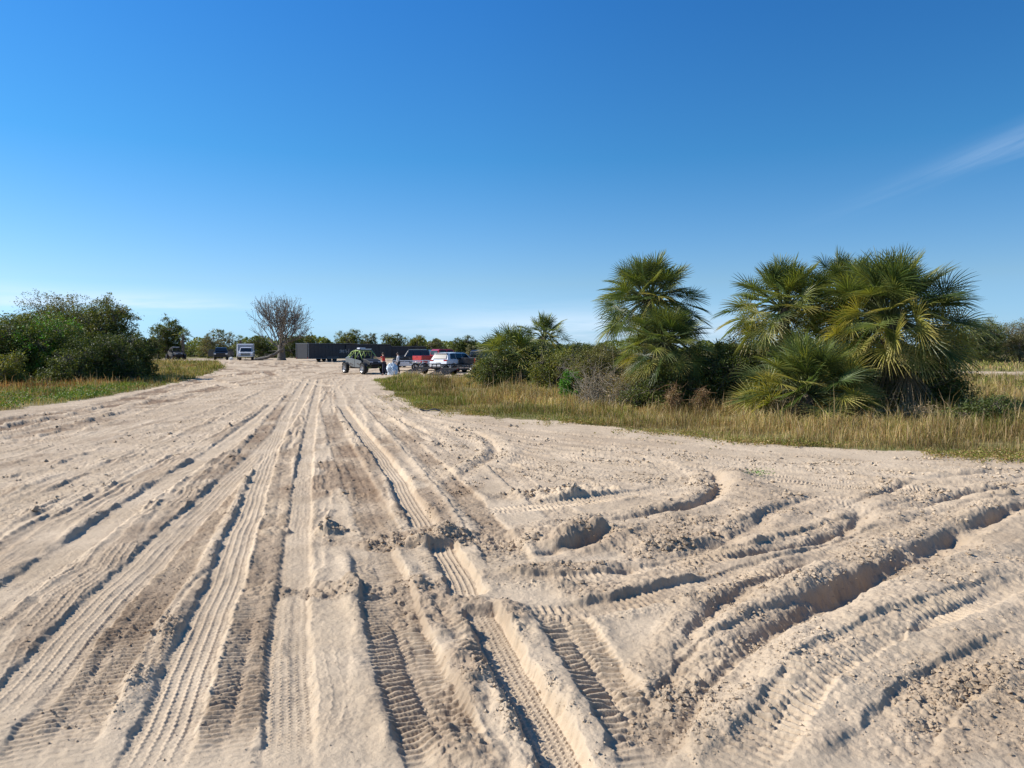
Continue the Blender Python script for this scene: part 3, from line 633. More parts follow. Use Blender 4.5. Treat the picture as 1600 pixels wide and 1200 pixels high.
def palm(name, label, px, d, crown_py, rpx, seed, group=None, nleaf=46, yellow=0.15, dead=4, trunk_r=0.17, lowest=-42, cat='palm', nseg=34, tight=1.0):
    x, y, z0 = at(px, d); rng = np.random.RandomState(seed); zc = zat(crown_py, d) - z0; Rr = rpx / F_PX * d
    o = empty(name, (x, y, z0), 0, label, cat, group)
    hb = max(0.1, zc - Rr * 0.28)
    V, Q, C, st = [], [], [], []; off = 0
    DV, DQ, DC, doff = [], [], [], 0
    for i in range(nleaf + dead):
        isd = i >= nleaf
        t = i / nleaf if not isd else 1.0
        el_ = R(86 - (86 - lowest) * t ** 1.05 + rng.normal() * 6); azm = i * 2.3999 + rng.normal() * 0.25
        if isd: el_ = R(-58 - 15 * rng.rand()); azm = rng.rand() * 6.283
        pet = Rr * (0.40 + 0.30 * rng.rand()) * (1.0 if not isd else 0.8); bl = Rr * (0.33 + 0.10 * rng.rand()) * tight
        if isd: bl *= 0.9
        c = PG[rng.randint(4)]
        tip = None
        if not isd and t > 0.5 and rng.rand() < yellow * 2.2: c = (0.26, 0.25, 0.05) if rng.rand() < 0.6 else (0.19, 0.21, 0.04); tip = (0.42, 0.33, 0.11)
        elif rng.rand() < 0.5: tip = (0.17, 0.18, 0.05)
        if isd: c, tip = ((0.20, 0.15, 0.09), (0.28, 0.22, 0.14)) if rng.rand() < 0.75 else ((0.28, 0.27, 0.07), (0.34, 0.30, 0.12))
        v, q, cc, ps = fan_leaf(rng, np.array([0, 0, hb]) + np.array([math.cos(azm), math.sin(azm), 0]) * trunk_r * 0.5, azm, el_, pet, bl, 0.9 if isd else max(0, (t - 0.75)) * 0.8, nseg=nseg, col=c, tipcol=tip)
        if isd: DV.append(v); DQ.append(q + doff); DC.append(cc); doff += len(v)
        else: V.append(v); Q.append(q + off); C.append(cc); off += len(v)
        st.append(ps)
    link('crown', np_mesh('crown', np.concatenate(V), np.concatenate(Q), 4, np.concatenate(C)), M_PALM, o)
    if DV: link('dead_fronds', np_mesh('dead_fronds', np.concatenate(DV), np.concatenate(DQ), 4, np.concatenate(DC)), M_LEAF, o)
    link('petioles', tubes('petioles', st, sides=4), M_PETIOLE, o)
    # trunk with the stubs of old leaf bases
    t = np.linspace(0, 1, 10); P = np.stack([0.05 * np.sin(t * 2.5 + seed), 0.05 * np.cos(t * 2) - 0.05, -0.1 + t * (hb + 0.12)], 1)
    segs = [(P, trunk_r * (1.12 - 0.2 * t))]
    for k in range(int(hb * 16)):
        zz = 0.1 + (hb - 0.1) * rng.rand(); a = rng.rand() * 6.283; b0 = np.array([math.cos(a) * trunk_r * 0.9, math.sin(a) * trunk_r * 0.9, zz]); b1 = b0 + np.array([math.cos(a) * 0.12, math.sin(a) * 0.12, 0.2]) * (0.6 + 0.8 * rng.rand())
        segs.append((np.linspace(b0, b1, 3), [0.035, 0.03, 0.018]))
    link('trunk', tubes('trunk', segs, sides=8), M_BARK, o)
    return o
M_PETIOLE = pmat('petiole', (0.12, 0.14, 0.045), 0.5)

def blades(name, XY, Z, H, Wd, col, rng, lean=0.5, mat=None):
    n = len(XY); a = rng.rand(n) * 6.283; ln = np.abs(rng.normal(size=n)) * lean
    lx, ly = np.cos(a) * ln * H, np.sin(a) * ln * H
    fa = rng.rand(n) * 3.14; wx, wy = np.cos(fa) * Wd * 0.5, np.sin(fa) * Wd * 0.5
    x, y = XY[:, 0], XY[:, 1]
    V = np.stack([np.stack([x - wx, y - wy, Z - 0.02], 1), np.stack([x + wx, y + wy, Z - 0.02], 1),
                  np.stack([x + wx * .8 + lx * .4, y + wy * .8 + ly * .4, Z + H * 0.62], 1), np.stack([x - wx * .8 + lx * .4, y - wy * .8 + ly * .4, Z + H * 0.62], 1),
                  np.stack([x + lx, y + ly, Z + H * (1 - 0.25 * ln)], 1)], 1).reshape(-1, 3)
    b = np.arange(n)[:, None] * 5
    T = np.concatenate([b + [0, 1, 2], b + [0, 2, 3], b + [3, 2, 4]], 1).reshape(-1, 3)
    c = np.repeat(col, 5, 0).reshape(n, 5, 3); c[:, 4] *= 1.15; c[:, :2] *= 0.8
    return np_mesh(name, V, T, 3, c.reshape(-1, 3))
def gz(x, y): return rise(x, y)
DRY = [(0.40, 0.30, 0.13), (0.52, 0.41, 0.21), (0.30, 0.21, 0.09), (0.34, 0.29, 0.09), (0.24, 0.22, 0.06), (0.36, 0.22, 0.10)]
GRN = [(0.15, 0.19, 0.035), (0.21, 0.25, 0.05), (0.25, 0.26, 0.06), (0.12, 0.14, 0.03), (0.28, 0.25, 0.08)]
def grass_field(name, box, n, hh, pal_fn, seed, wfac=1.0, poly=None, hfn=None):
    rng = np.random.RandomState(seed); out_ = []
    x0, x1, y0, y1 = box
    # density falls with distance: sample y with p ~ 1/y
    y = y0 * (y1 / y0) ** rng.rand(n); x = x0 + (x1 - x0) * rng.rand(n)
    keep = (np.abs(x) < y * 0.80 + 3)
    x, y = x[keep], y[keep]
    gmask = grass_mask(x, y)
    if poly is not None: gmask &= poly_mask(x, y, poly)
    x, y = x[gmask], y[gmask]
    patchy = fbm(x * 0.5, y * 0.5, 12, 4); k = (patchy + 0.55 + 0.3 * rng.rand(len(x))) > 0.35
    x, y, patchy = x[k], y[k], patchy[k]
    x = x + rng.normal(size=len(x)) * 0.10; y = y + rng.normal(size=len(y)) * 0.16
    d = np.hypot(x, y)
    clump = fbm(x * 2.2, y * 2.2, 6, 3); H = hh * (0.35 + 0.85 * rng.rand(len(x))) * (0.8 + 0.9 * patchy + 1.1 * clump)
    tall = rng.rand(len(x)) < 0.03; H[tall] *= 1.8
    if hfn is not None: H *= hfn(x, y)
    H = np.clip(H, 0.05, 1.6)
    Wd = np.clip(0.00055 * d, 0.006, 0.12) * wfac * (0.7 + 0.6 * rng.rand(len(x)))
    col = pal_fn(x, y, rng) * (1 + 1.0 * np.clip(fbm(x * 0.8, y * 0.8, 1, 4), -0.45, 0.45))[:, None] * np.array([1, 1, 1]) * np.where(fbm(x * 0.45, y * 0.45, 14, 3) > 0.2, 0.8, 1.0)[:, None]
    col[tall] = np.array([0.50, 0.36, 0.20]) * (0.7 + 0.5 * rng.rand(int(tall.sum()), 1))
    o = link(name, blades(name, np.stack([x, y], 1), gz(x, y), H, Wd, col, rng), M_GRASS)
    return o
def mixpal(A, B, f, rng):
    n = len(f); A = np.array(A); B = np.array(B)
    pick = rng.rand(n) < f
    return np.where(pick[:, None], B[rng.randint(len(B), size=n)], A[rng.randint(len(A), size=n)]) * (0.8 + 0.4 * rng.rand(n, 1))
def vegetation():
    # --- grass
    hill = lambda x, y: 0.55 + 0.75 * sstep(0, 3.0, edge_dist(x, y))
    def edge_dist(x, y):
        P = np.array(PX(EDGE_R)); best = np.full(len(x), 99.0)
        for a, b in zip(P[:-1], P[1:]):
            v = b - a; l2 = (v ** 2).sum(); t = np.clip(((x - a[0]) * v[0] + (y - a[1]) * v[1]) / l2, 0, 1)
            best = np.minimum(best, np.hypot(x - a[0] - t * v[0], y - a[1] - t * v[1]))
        return best
    def right_pal(x, y, rng):
        e = edge_dist(x, y)
        f = 0.04 + 1.1 * np.clip(fbm(x * 0.35, y * 0.35, 7, 3), -0.2, 1) + 0.5 * (1 - sstep(0, 3.5, e)) * sstep(3, -1, x) + 0.25 * (1 - sstep(0, 0.8, e))
        f += 0.4 * sstep(30, 45, y) * sstep(4, -3, x)
        return mixpal(DRY, GRN, np.clip(f, 0, 1), rng)
    o = grass_field('verge_grass', (-11, 32, 11.0, 56), 520000, 0.31, right_pal, 3, hfn=hill, wfac=1.0)
    tag(o, 'knee high dry straw coloured grass on the verge right of the sand road', 'grass', kind='stuff')
    fld = lambda x, y, rng: mixpal(DRY, GRN, np.clip(0.25 + 1.2 * fbm(x * 0.12, y * 0.12, 4, 3), 0, 0.8), rng)
    o = grass_field('field_grass', (-20, 120, 56, 200), 90000, 0.35, fld, 4, wfac=1.5, poly=[(-20, 58), (200, 50), (200, 220), (-30, 220)])
    tag(o, 'dry grass of the open field beyond the palms', 'grass', kind='stuff')
    def left_pal(x, y, rng):
        f = 0.45 + 0.9 * fbm(x * 0.3, y * 0.3, 7, 3) - 0.5 * sstep(-17, -26, x) * sstep(46, 34, y)
        c = mixpal(DRY, GRN, np.clip(f, 0, 1), rng)
        red = (rng.rand(len(x)) < 0.5) & (x < -21) & (x > -33) & (y > 30) & (y < 42) & (fbm(x * .3, y * .3, 2, 3) > -0.15)
        c[red] = np.array([0.30, 0.14, 0.05]) * (0.7 + 0.6 * rng.rand(int(red.sum()), 1)); return c
    lh = lambda x, y: 0.5 + 0.5 * sstep(-16, -22, x)
    o = grass_field('roadside_grass', (-90, -12, 18, 105), 300000, 0.34, left_pal, 5, hfn=lh, wfac=1.0, poly=[(-200, 5), (-10, 5), (-10, 90), (-26, 86), (-60, 110), (-200, 110)])
    tag(o, 'short green and rusty grass along the left side of the sand road', 'grass', kind='stuff')
    # broad leaved weeds in the near left verge
    rng = np.random.RandomState(12); n = 5000
    x = -16 - 12 * rng.rand(n) ** 1.2; y = 23 + 18 * rng.rand(n); k = grass_mask(x, y) & (fbm(x * 0.6, y * 0.6, 9, 3) > 0.0); x, y = x[k], y[k]
    cc = np.repeat(np.stack([x, y, gz(x, y)], 1), 9, 0); cc += rng.normal(size=cc.shape) * [0.10, 0.10, 0.05]; cc[:, 2] += 0.10
    o = link('low_weeds', leaves_mesh('low_weeds', cc, 0.05 + 0.05 * rng.rand(len(cc)), pick_cols(rng, len(cc), 'bright', rng.rand(len(cc)) * .6) * [1.6, .95, 1.2], rng, 0.6), M_LEAF)
    tag(o, 'low broad leaved weeds creeping over the left verge', 'weeds', kind='stuff')

    rng = np.random.RandomState(15); n = 5500; P = np.array(PX(EDGE_R)[1:13]); j = rng.randint(0, len(P) - 1, n); t_ = rng.rand(n)[:, None]
    XY = P[j] * (1 - t_) + P[j + 1] * t_ + rng.normal(size=(n, 2)) * [0.5, 0.45]; k = fbm(XY[:, 0] * 1.1, XY[:, 1] * 1.1, 10, 3) > 0.08; XY = XY[k]
    cc = np.repeat(np.column_stack([XY, gz(XY[:, 0], XY[:, 1])]), 7, 0); cc += rng.normal(size=cc.shape) * [0.05, 0.05, 0.02]; cc[:, 2] += 0.05
    o = link('edge_weeds', leaves_mesh('edge_weeds', cc, 0.03 + 0.04 * rng.rand(len(cc)), mixpal(DRY, GRN, np.full(len(cc), 0.4), rng), rng, 0.35), M_GRASS)
    tag(o, 'creeping weeds and loose tufts where the right verge meets the sand', 'weeds', kind='stuff')
    # --- palms
    g1 = 'fan palms in the clump right of the road'
    palm('palm_tree', 'taller rear fan palm of the pair left of the widest palm clump', 1013, 25.5, 446, 86, 11, nleaf=125, dead=6, yellow=0.08, lowest=-40, group=g1)
    palm('palm_tree', 'dense round fan palm just in front of and below the taller one', 1036, 23.6, 515, 74, 12, nleaf=125, dead=6, yellow=0.1, lowest=-50, group=g1)
    palm('palm_tree', 'fan palm at the upper left of the widest clump, drooping pale fronds at its left', 1222, 23.0, 456, 94, 13, nleaf=108, dead=8, yellow=0.2, group=g1)
    palm('palm_tree', 'smaller fan palm half hidden between the two big crowns of the widest clump', 1314, 23.5, 442, 84, 14, nleaf=80, dead=5, yellow=0.3, group=g1)
    palm('palm_tree', 'largest fan palm at the right with the widest crown and hanging yellow fronds', 1388, 21.2, 464, 124, 25, nleaf=150, dead=8, yellow=0.28, lowest=-34, group=g1, trunk_r=0.2, nseg=40)
    palm('palm_tree', 'low bright green fan palm in front of the widest clump, its fronds reaching the grass', 1262, 19.6, 585, 112, 16, nleaf=115, dead=8, yellow=0.3, lowest=-16, group=g1, nseg=40)
    palm('palm_tree', 'low fan palm behind the shrubs between the two palm groups', 1130, 26.5, 560, 52, 17, nleaf=44, dead=3, group=g1, nseg=26)
    palm('palm_tree', 'squat fan palm over dark shrubs nearest the parked cars', 800, 38, 540, 60, 18, nleaf=75, dead=6, yellow=0.18, group=g1, nseg=24, lowest=-45)
    palm('palm_tree', 'slim fan palm with an open crown standing right of the squat one', 849, 40, 514, 46, 19, nleaf=54, dead=4, yellow=0.1, group=g1, nseg=22, trunk_r=0.13)
    g2 = 'far fan palms behind the vehicles'
    palm('palm_tree', 'fan palm peeking over the shrubs at the left edge of the photo', 10, 49, 505, 17, 21, nleaf=22, dead=2, nseg=16, group=g2)
    palm('palm_tree', 'fan palm rising right of the round tree behind the dark buggy', 287, 121, 520, 14, 22, nleaf=22, dead=2, nseg=14, group=g2, trunk_r=0.2)
    palm('palm_tree', 'small fan palm above the white box trailer', 376, 132, 529, 10.5, 23, nleaf=24, dead=2, nseg=14, group=g2, trunk_r=0.2)

    # --- shrubs by the palms
    gs = 'shrubs under and around the palms'
    S = lambda *a, **k: shrub('shrub', *a, group=gs, **k)
    S('dark leafy shrub below the largest palm, right part of the clump', 'shrub', 1420, 21.3, 150, 572, 'dark', leaf=0.06, seed=1, nb=14, dens=1.2)
    S('black green shrub between the low front palm and the clump right end', 'shrub', 1340, 22.3, 150, 565, 'dark', leaf=0.06, seed=2, nb=12)
    S('glossy dark shrub at the right end of the palm clump', 'shrub', 1478, 20.8, 74, 592, 'dark', leaf=0.07, seed=3, nb=9, pal2='mid')
    S('tall dark shrub behind the low front palm', 'shrub', 1240, 24.5, 150, 548, 'dark', leaf=0.07, seed=4, nb=11)
    S('leafy dark shrub just left of the low front palm', 'shrub', 1150, 23.2, 110, 545, 'dark', leaf=0.06, seed=5, pal2='mid', nb=12)
    S('dark shrub between the two palm groups', 'shrub', 1090, 24.6, 90, 558, 'dark', leaf=0.06, seed=6, pal2='mid', nb=11)
    S('green shrub at the foot of the dense round palm', 'shrub', 1035, 23.0, 105, 572, 'mid', leaf=0.06, seed=7, pal2='dark', nb=11)
    S('rusty green shrub left of the round palm base', 'shrub', 985, 24.2, 75, 585, 'olive', leaf=0.05, seed=8, pal2='dry', nb=9)
    S('loose yellow green shrub left of the tall palms', 'shrub', 935, 29.0, 100, 556, 'olive', leaf=0.06, seed=9, pal2='yellow', nb=10)
    S('small bright green bush in front of grey twigs', 'bush', 893, 27.5, 34, 580, 'bright', leaf=0.07, seed=10, nb=8)
    S('yellowish green shrub between the far palms and the grey twigs', 'shrub', 868, 33, 80, 552, 'yellow', leaf=0.075, seed=11, pal2='mid', nb=11)
    S('dark shrub at the foot of the squat palm', 'shrub', 780, 37.0, 86, 556, 'dark', leaf=0.08, seed=12, pal2='mid', nb=11)
    S('dark shrub below the slim far palm', 'shrub', 835, 38.5, 72, 548, 'dark', leaf=0.08, seed=13, nb=11)
    S('dark bush behind the slim far palm at its right', 'shrub', 895, 46, 60, 538, 'dark', leaf=0.1, seed=14, pal2='mid', nb=9)
    S('olive bush low on the horizon between the palm groups', 'shrub', 945, 60, 70, 543, 'olive', leaf=0.12, seed=15, nb=8)
    S('small dark bush standing alone right of the palm clump', 'bush', 1545, 17.6, 84, 626, 'dark', leaf=0.06, seed=16, nb=9, low=0.35)
    S('low dark bush creeping between the clump and the lone bush', 'bush', 1492, 18.0, 60, 645, 'dark', leaf=0.055, seed=17, nb=7)
    S('green weedy bush half cut by the right edge of the photo', 'bush', 1612, 32, 44, 592, 'yellow', leaf=0.07, seed=18, nb=6)
    S('low olive scrub far behind the palm clump at the left', 'shrub', 1180, 60, 140, 540, 'dark', leaf=0.12, seed=19, nb=9)
    # grey dead brush
    def brush(label, px, d, wpx, top, seed, n=60, col=None):
        x, y, z0 = at(px, d); W = wpx / F_PX * d; H = zat(top, d) - z0; rng = np.random.RandomState(seed); segs = []
        for i in range(n):
            b = np.array([rng.normal() * W * 0.18, rng.normal() * W * 0.15, -0.05]); tip = np.array([rng.normal() * W * 0.30, rng.normal() * W * 0.25, H * (0.45 + 0.55 * rng.rand())])
            t = np.linspace(0, 1, 5)[:, None]; m = (b + tip) / 2 + rng.normal(size=3) * 0.12 * H; P = (1 - t) ** 2 * b + 2 * t * (1 - t) * m + t * t * tip
            segs.append((P, 0.012 * (1.15 - t[:, 0]) * (0.6 + rng.rand())))
            for k in range(7):
                j = rng.randint(1, 5); q = P[j] + rng.normal(size=3) * 0.17 * H; segs.append((np.linspace(P[j], q, 3) + rng.normal(size=(3, 3)) * 0.01, [0.006, 0.005, 0.003]))
        o = empty('dead_brush', (x, y, z0), 0, label, 'brush', 'dead brush beside the palms')
        link('twigs', tubes('twigs', segs, sides=4), col or M_TWIG, o)
        B = [(0, 0, H * .45, W * .4, W * .3, H * .4)]
        link('dry_leaves', crown('dry_leaves', rng, B, 0.045, 60, 14, 'dry', 'olive', shell=0.2), M_LEAF, o)
        return o
    brush('tangle of grey leafless twigs beside the bright green bush', 935, 25.2, 85, 572, 31, 80)
    brush('grey twiggy brush with a few dry leaves under the round palm at its left', 975, 23.6, 60, 590, 32, 45)
    brush('grey leafless thicket between the olive shrub and the round palm', 905, 29.5, 60, 560, 33, 45)
    brush('reddish brown dead weeds at the foot of the dense round palm', 1052, 21.8, 22, 600, 34, 26, M_RUST)
    brush('reddish brown dead weeds between the two palm groups', 1098, 21.2, 18, 602, 35, 26, M_RUST)
    brush('dry brown stalks left of the low front palm', 1180, 20.4, 60, 618, 36, 60, M_STRAWT)
    brush('dry straw coloured stalks under the low front palm', 1225, 19.2, 70, 615, 37, 60, M_STRAWT)
    brush('thin dry stalks below the largest palm', 1340, 19.6, 90, 628, 38, 50, M_STRAWT)
    brush('thin dry stalks at the right end of the palm clump', 1440, 18.6, 70, 632, 39, 40, M_STRAWT)
    # --- left thicket
    gl = 'shrubs of the thicket left of the road'
    S = lambda *a, **k: shrub('shrub', *a, group=gl, **k)
    S('tallest round shrub of the left thicket, its thin top twigs above all others', 'shrub', 108, 52, 150, 476, 'olive', seed=41, pal2='mid', nb=26, dens=3.2, leaf=0.11, gaps=0.15)
    S('dark bushy shrub right of the tallest one in the left thicket', 'shrub', 168, 49, 88, 470, 'mid', seed=42, pal2='olive', nb=12)
    S('bright leaved shrub in the middle front of the left thicket', 'shrub', 80, 44.5, 120, 500, 'mid', seed=43, pal2='bright', nb=12)
    S('light green shrub at the left end of the thicket', 'shrub', 12, 44, 120, 505, 'mid', seed=44, pal2='dark', nb=12)
    S('dense dark shrub at the front right of the left thicket', 'shrub', 155, 43.5, 100, 528, 'dark', seed=45, nb=11)
    S('dark shrub at the foot of the left thicket, second from its right end', 'shrub', 192, 45.5, 70, 522, 'dark', seed=46, nb=11)
    S('lowest dark shrub closing the right end of the left thicket', 'shrub', 222, 48, 44, 528, 'dark', seed=47, nb=8)
    S('dark shrub low in the left thicket under the bright leaved one', 'shrub', 110, 41.5, 90, 550, 'dark', seed=48, pal2='mid', nb=9)
    S('shrub cut by the left edge of the photo', 'shrub', -50, 45, 110, 500, 'dark', seed=49, pal2='mid', nb=9)
    S('pale weedy bush at the left edge in front of the thicket', 'bush', 12, 37, 56, 552, 'yellow', seed=50, pal2='mid', nb=6)
    S('tall shrub behind the left end of the thicket', 'shrub', 45, 56, 70, 492, 'mid', seed=51, nb=8)
    # --- trees in the distance, from left to right
    gt = 'trees along the far side of the clearing'
    def TR(label, px, d, w_, top, pal, seed, pal2=None, **k): return shrub('tree', label, 'tree', px, d, w_, top, pal, leaf=k.pop('leaf', 0.24), seed=seed, pal2=pal2, group=gt, trunk=True, low=k.pop('low', 0.03), **k)
    TR('round dark tree behind the dark buggy', 262, 123, 54, 503, 'mid', 61, 'dark', nb=12)
    TR('low dark tree between the thicket and the round tree', 238, 118, 26, 528, 'dark', 62, 'grey')
    TR('thin grey green tree behind the black pickup', 342, 130, 50, 519, 'grey', 63, 'mid', dens=0.55)
    TR('low bushy tree just right of the black pickup', 322, 150, 30, 534, 'mid', 64, 'yellow')
    TR('dark bushy tree right of the small far palm', 404, 142, 44, 529, 'dark', 65, 'mid')
    TR('dark bushy tree behind the trunk of the bare tree', 456, 145, 46, 526, 'dark', 66, 'mid')
    TR('yellow green tree top left above the black box trailer', 484, 150, 30, 525, 'yellow', 67, 'mid')
    TR('small dark tree top above the middle of the black box trailer', 510, 155, 16, 526, 'mid', 68)
    TR('wide tree behind the right end of the black box trailer', 546, 145, 42, 518, 'mid', 69, 'yellow')
    TR('tree with thin top behind the lime green buggy', 577, 150, 30, 521, 'grey', 70, 'mid', dens=0.8)
    TR('dense dark tree behind the person in red', 615, 142, 40, 524, 'dark', 71, 'yellow')
    TR('yellow green tree behind the white open trailer', 648, 145, 34, 528, 'yellow', 72, 'mid')
    TR('grey green tree behind the red pickup cab', 676, 150, 34, 532, 'grey', 73, 'mid')
    TR('dark tree just left of the squat palm', 722, 140, 44, 529, 'dark', 74, 'mid')
    TR('small pale bush right of the red pickup', 736, 128, 20, 541, 'grey', 75, low=0.1)
    TR('hazy tree low on the horizon between the palm groups', 915, 160, 60, 538, 'mid', 76)
    TR('far dark tree seen past the right edge of the palm clump', 1482, 100, 52, 522, 'mid', 77, 'dark', leaf=0.18)
    TR('full green tree right of the palm clump across the field', 1528, 88, 76, 505, 'mid', 78, 'grey', leaf=0.16, nb=14, low=0.12)
    TR('airy grey green tree at the right edge across the field', 1592, 90, 80, 507, 'grey', 79, 'olive', leaf=0.15, dens=0.7, nb=13, low=0.15)
    for i, (px, w_, top) in enumerate([(300, 46, 540), (355, 50, 541), (430, 46, 540), (475, 40, 543), (528, 40, 540), (595, 50, 541), (632, 46, 540), (700, 46, 541), (760, 60, 541)]):
        o = shrub('scrub', ['low dark scrub in the distance behind the dark buggy', 'low dark scrub in the distance behind the two pickups', 'low dark scrub in the distance left of the bare tree trunk', 'low dark scrub in the distance right of the bare tree trunk', 'low dark scrub behind the middle of the black box trailers', 'low dark scrub behind the lime buggy and trailers', 'low dark scrub behind the open white trailer', 'low dark scrub behind the red pickup cab', 'low dark scrub behind the squat palm'][i], 'scrub', px, 165, w_, top, 'mid', leaf=0.3, seed=90 + i, pal2='yellow', group='low scrub on the horizon', nb=7, dens=0.8)
    # a far wood closing the horizon: nobody could count it
    rng = np.random.RandomState(77); n = 60000; a = R(-75) + R(150) * rng.rand(n); d = 330 + 60 * rng.rand(n)
    hmax = 5.2 + 5.5 * fbm(a * 40, a * 0, 3, 4); zz = 0.4 + hmax * rng.rand(n) ** 0.8
    C = np.stack([np.sin(a) * d, np.cos(a) * d, zz], 1)
    o = link('far_wood', leaves_mesh('far_wood', C, 0.9 + 0.6 * rng.rand(n), pick_cols(rng, n, 'mid', 0.3 + 0.5 * rng.rand(n)), rng, 0.8), M_LEAF)
    tag(o, 'far wood reading as one low green band on the horizon', 'wood', kind='stuff')
M_TWIG = pmat('grey_twig', (0.27, 0.225, 0.165), 0.9); M_RUST = pmat('rust_weed', (0.20, 0.115, 0.05), 0.9); M_STRAWT = pmat('straw_stalk', (0.33, 0.25, 0.15), 0.9)

# the bare tree in the middle of the clearing
def bare_tree():
    x, y, z0 = at(440, 108); rng = np.random.RandomState(5); segs = []; ends = []
    k = 108 / F_PX
    def grow(p, d, L_, r, lev):
        n = 5; P = [p]; dd = d
        for i in range(n):
            dd = dd + rng.normal(size=3) * 0.13 + np.array([0, 0, 0.05]); dd /= np.linalg.norm(dd); P.append(P[-1] + dd * L_ / n)
        P = np.array(P); segs.append((P, np.linspace(r, r * 0.55, n + 1)))
        if lev == 5: ends.append(P[-1]); return
        kids = [2, 3, 3, 4, 3][lev - 1]
        for j in range(kids):
            t = rng.randint(2, n + 1); a = rng.normal(size=3); a -= a @ dd * dd; a /= np.linalg.norm(a)
            sp = 0.6 + 0.35 * rng.rand(); nd = dd * math.cos(sp) + a * math.sin(sp); nd[2] += 0.12; nd /= np.linalg.norm(nd)
            grow(P[t], nd, L_ * (0.66 + 0.2 * rng.rand()), max(r * 0.55, 0.014), lev + 1)
        grow(P[-1], dd, L_ * 0.75, r * 0.6, lev + 1)
    segs.append((np.array([[0, 0, -0.2], [0.02, 0, 0.3], [0, 0, 1.2], [-0.05, 0, 2.1]]), [0.9, 0.66, 0.56, 0.5]))
    for j in range(11):
        a = j * 2.4 + rng.rand() * 0.5; e = R(84 - 62 * (j / 12) ** 0.75)
        d = np.array([math.cos(a) * math.cos(e), math.sin(a) * math.cos(e) * 0.8, math.sin(e)])
        grow(np.array([0, 0, 1.3 + 1.0 * rng.rand()]), d, 2.75 + 0.3 * rng.rand(), 0.15, 2)
    o = empty('tree', (x, y, z0), 0, 'large grey almost leafless tree left of the black box trailers', 'tree'); o.scale = (0.9, 0.9, 1.08)
    link('branches', tubes('branches', segs[1:], sides=3), M_GREYBARK, o); link('trunk', tubes('trunk', segs[:1], sides=10), M_GREYBARK, o)
    E = np.array(ends); sel = rng.choice(len(E), min(len(E), 600), replace=False); C = np.repeat(E[sel], 7, 0) + rng.normal(size=(len(sel) * 7, 3)) * 0.14
    link('dry_leaves', leaves_mesh('dry_leaves', C, 0.10 + 0.08 * rng.rand(len(C)), pick_cols(rng, len(C), 'dry', rng.rand(len(C)) * .5) * 0.55, rng), M_LEAF, o)
vegetation(); bare_tree()
_gx, _gy = G(1185, 746); _r = np.random.RandomState(4); _c = _r.normal(size=(90, 3)) * [0.10, 0.09, 0.03]; _c[:, 2] = np.abs(_c[:, 2]) + 0.01
_o = empty('weed', (_gx, _gy, 0.05)); link('foliage', leaves_mesh('weed', _c, 0.025 + 0.02 * _r.rand(90), pick_cols(_r, 90, 'bright', _r.rand(90)), _r, 0.4), M_LEAF, _o)
tag(_o, 'tiny green weed growing alone in the bare churned sand', 'weed')

# ------------------------------------------------------------------ vehicles, trailers, people
class MB:
    def __init__(s): s.bm = bmesh.new()
    def face(s, pts): return s.bm.faces.new([s.bm.verts.new(p) for p in pts])
    def box(s, c, d, M=None):
        m = Matrix.Translation(c) @ Matrix.Diagonal((*d, 1))
        if M is not None: m = M @ m
        bmesh.ops.create_cube(s.bm, size=1, matrix=m); return s
    def prism(s, prof, hw):
        """prof: (x, z) outline; hw(z) half width; extruded across y"""
        a = [s.bm.verts.new((x, -hw(x, z), z)) for x, z in prof]; b = [s.bm.verts.new((x, hw(x, z), z)) for x, z in prof]
        n = len(prof)
        s.bm.faces.new(a); s.bm.faces.new(b[::-1])
        for i in range(n): s.bm.faces.new((a[i], b[i], b[(i + 1) % n], a[(i + 1) % n]))
        return s
    def tube(s, p0, p1, r, n=8, r1=None):
        p0, p1 = Vector(p0), Vector(p1); d = p1 - p0
        M = Matrix.Translation((p0 + p1) / 2) @ d.to_track_quat('Z', 'Y').to_matrix().to_4x4()
        bmesh.ops.create_cone(s.bm, cap_ends=True, segments=n, radius1=r, radius2=r if r1 is None else r1, depth=d.length, matrix=M); return s
    def path(s, pts, r, n=6):
        for a, b in zip(pts[:-1], pts[1:]): s.tube(a, b, r, n)
        return s
    def lathe(s, prof, c, n=28):
        """prof: (radius, y) turned round the y axis"""
        rings = []
        for r, yy in prof:
            rings.append([s.bm.verts.new((c[0] + r * math.cos(2 * math.pi * i / n), c[1] + yy, c[2] + r * math.sin(2 * math.pi * i / n))) for i in range(n)])
        for a, b in zip(rings[:-1], rings[1:]):
            for i in range(n): s.bm.faces.new((a[i], a[(i + 1) % n], b[(i + 1) % n], b[i]))
        return s
    def panel(s, pts, t=0.012):
        a = [Vector(p) for p in pts]; nrm = (a[1] - a[0]).cross(a[2] - a[0]).normalized() * t
        lo = [s.bm.verts.new(p) for p in a]; hi = [s.bm.verts.new(p + nrm) for p in a]; n = len(a)
        s.bm.faces.new(hi); s.bm.faces.new(lo[::-1])
        for i in range(n): s.bm.faces.new((lo[i], lo[(i + 1) % n], hi[(i + 1) % n], hi[i]))
        return s
    def build(s, name, mat, parent=None, bevel=0.0, smooth=False):
        bmesh.ops.recalc_face_normals(s.bm, faces=s.bm.faces)
        me = bpy.data.meshes.new(name); s.bm.to_mesh(me); s.bm.free()
        if smooth:
            for p in me.polygons: p.use_smooth = True
        o = link(name, me, mat, parent)
        if bevel:
            m = o.modifiers.new('bevel', 'BEVEL'); m.width = bevel; m.segments = 2; m.limit_method = 'ANGLE'; m.angle_limit = R(35)
        return o
def paint(name, col, rough=0.3, coat=0.6, metal=0.0): return pmat(name, col, rough, metal, var=0.05, vscale=2, coat=coat)
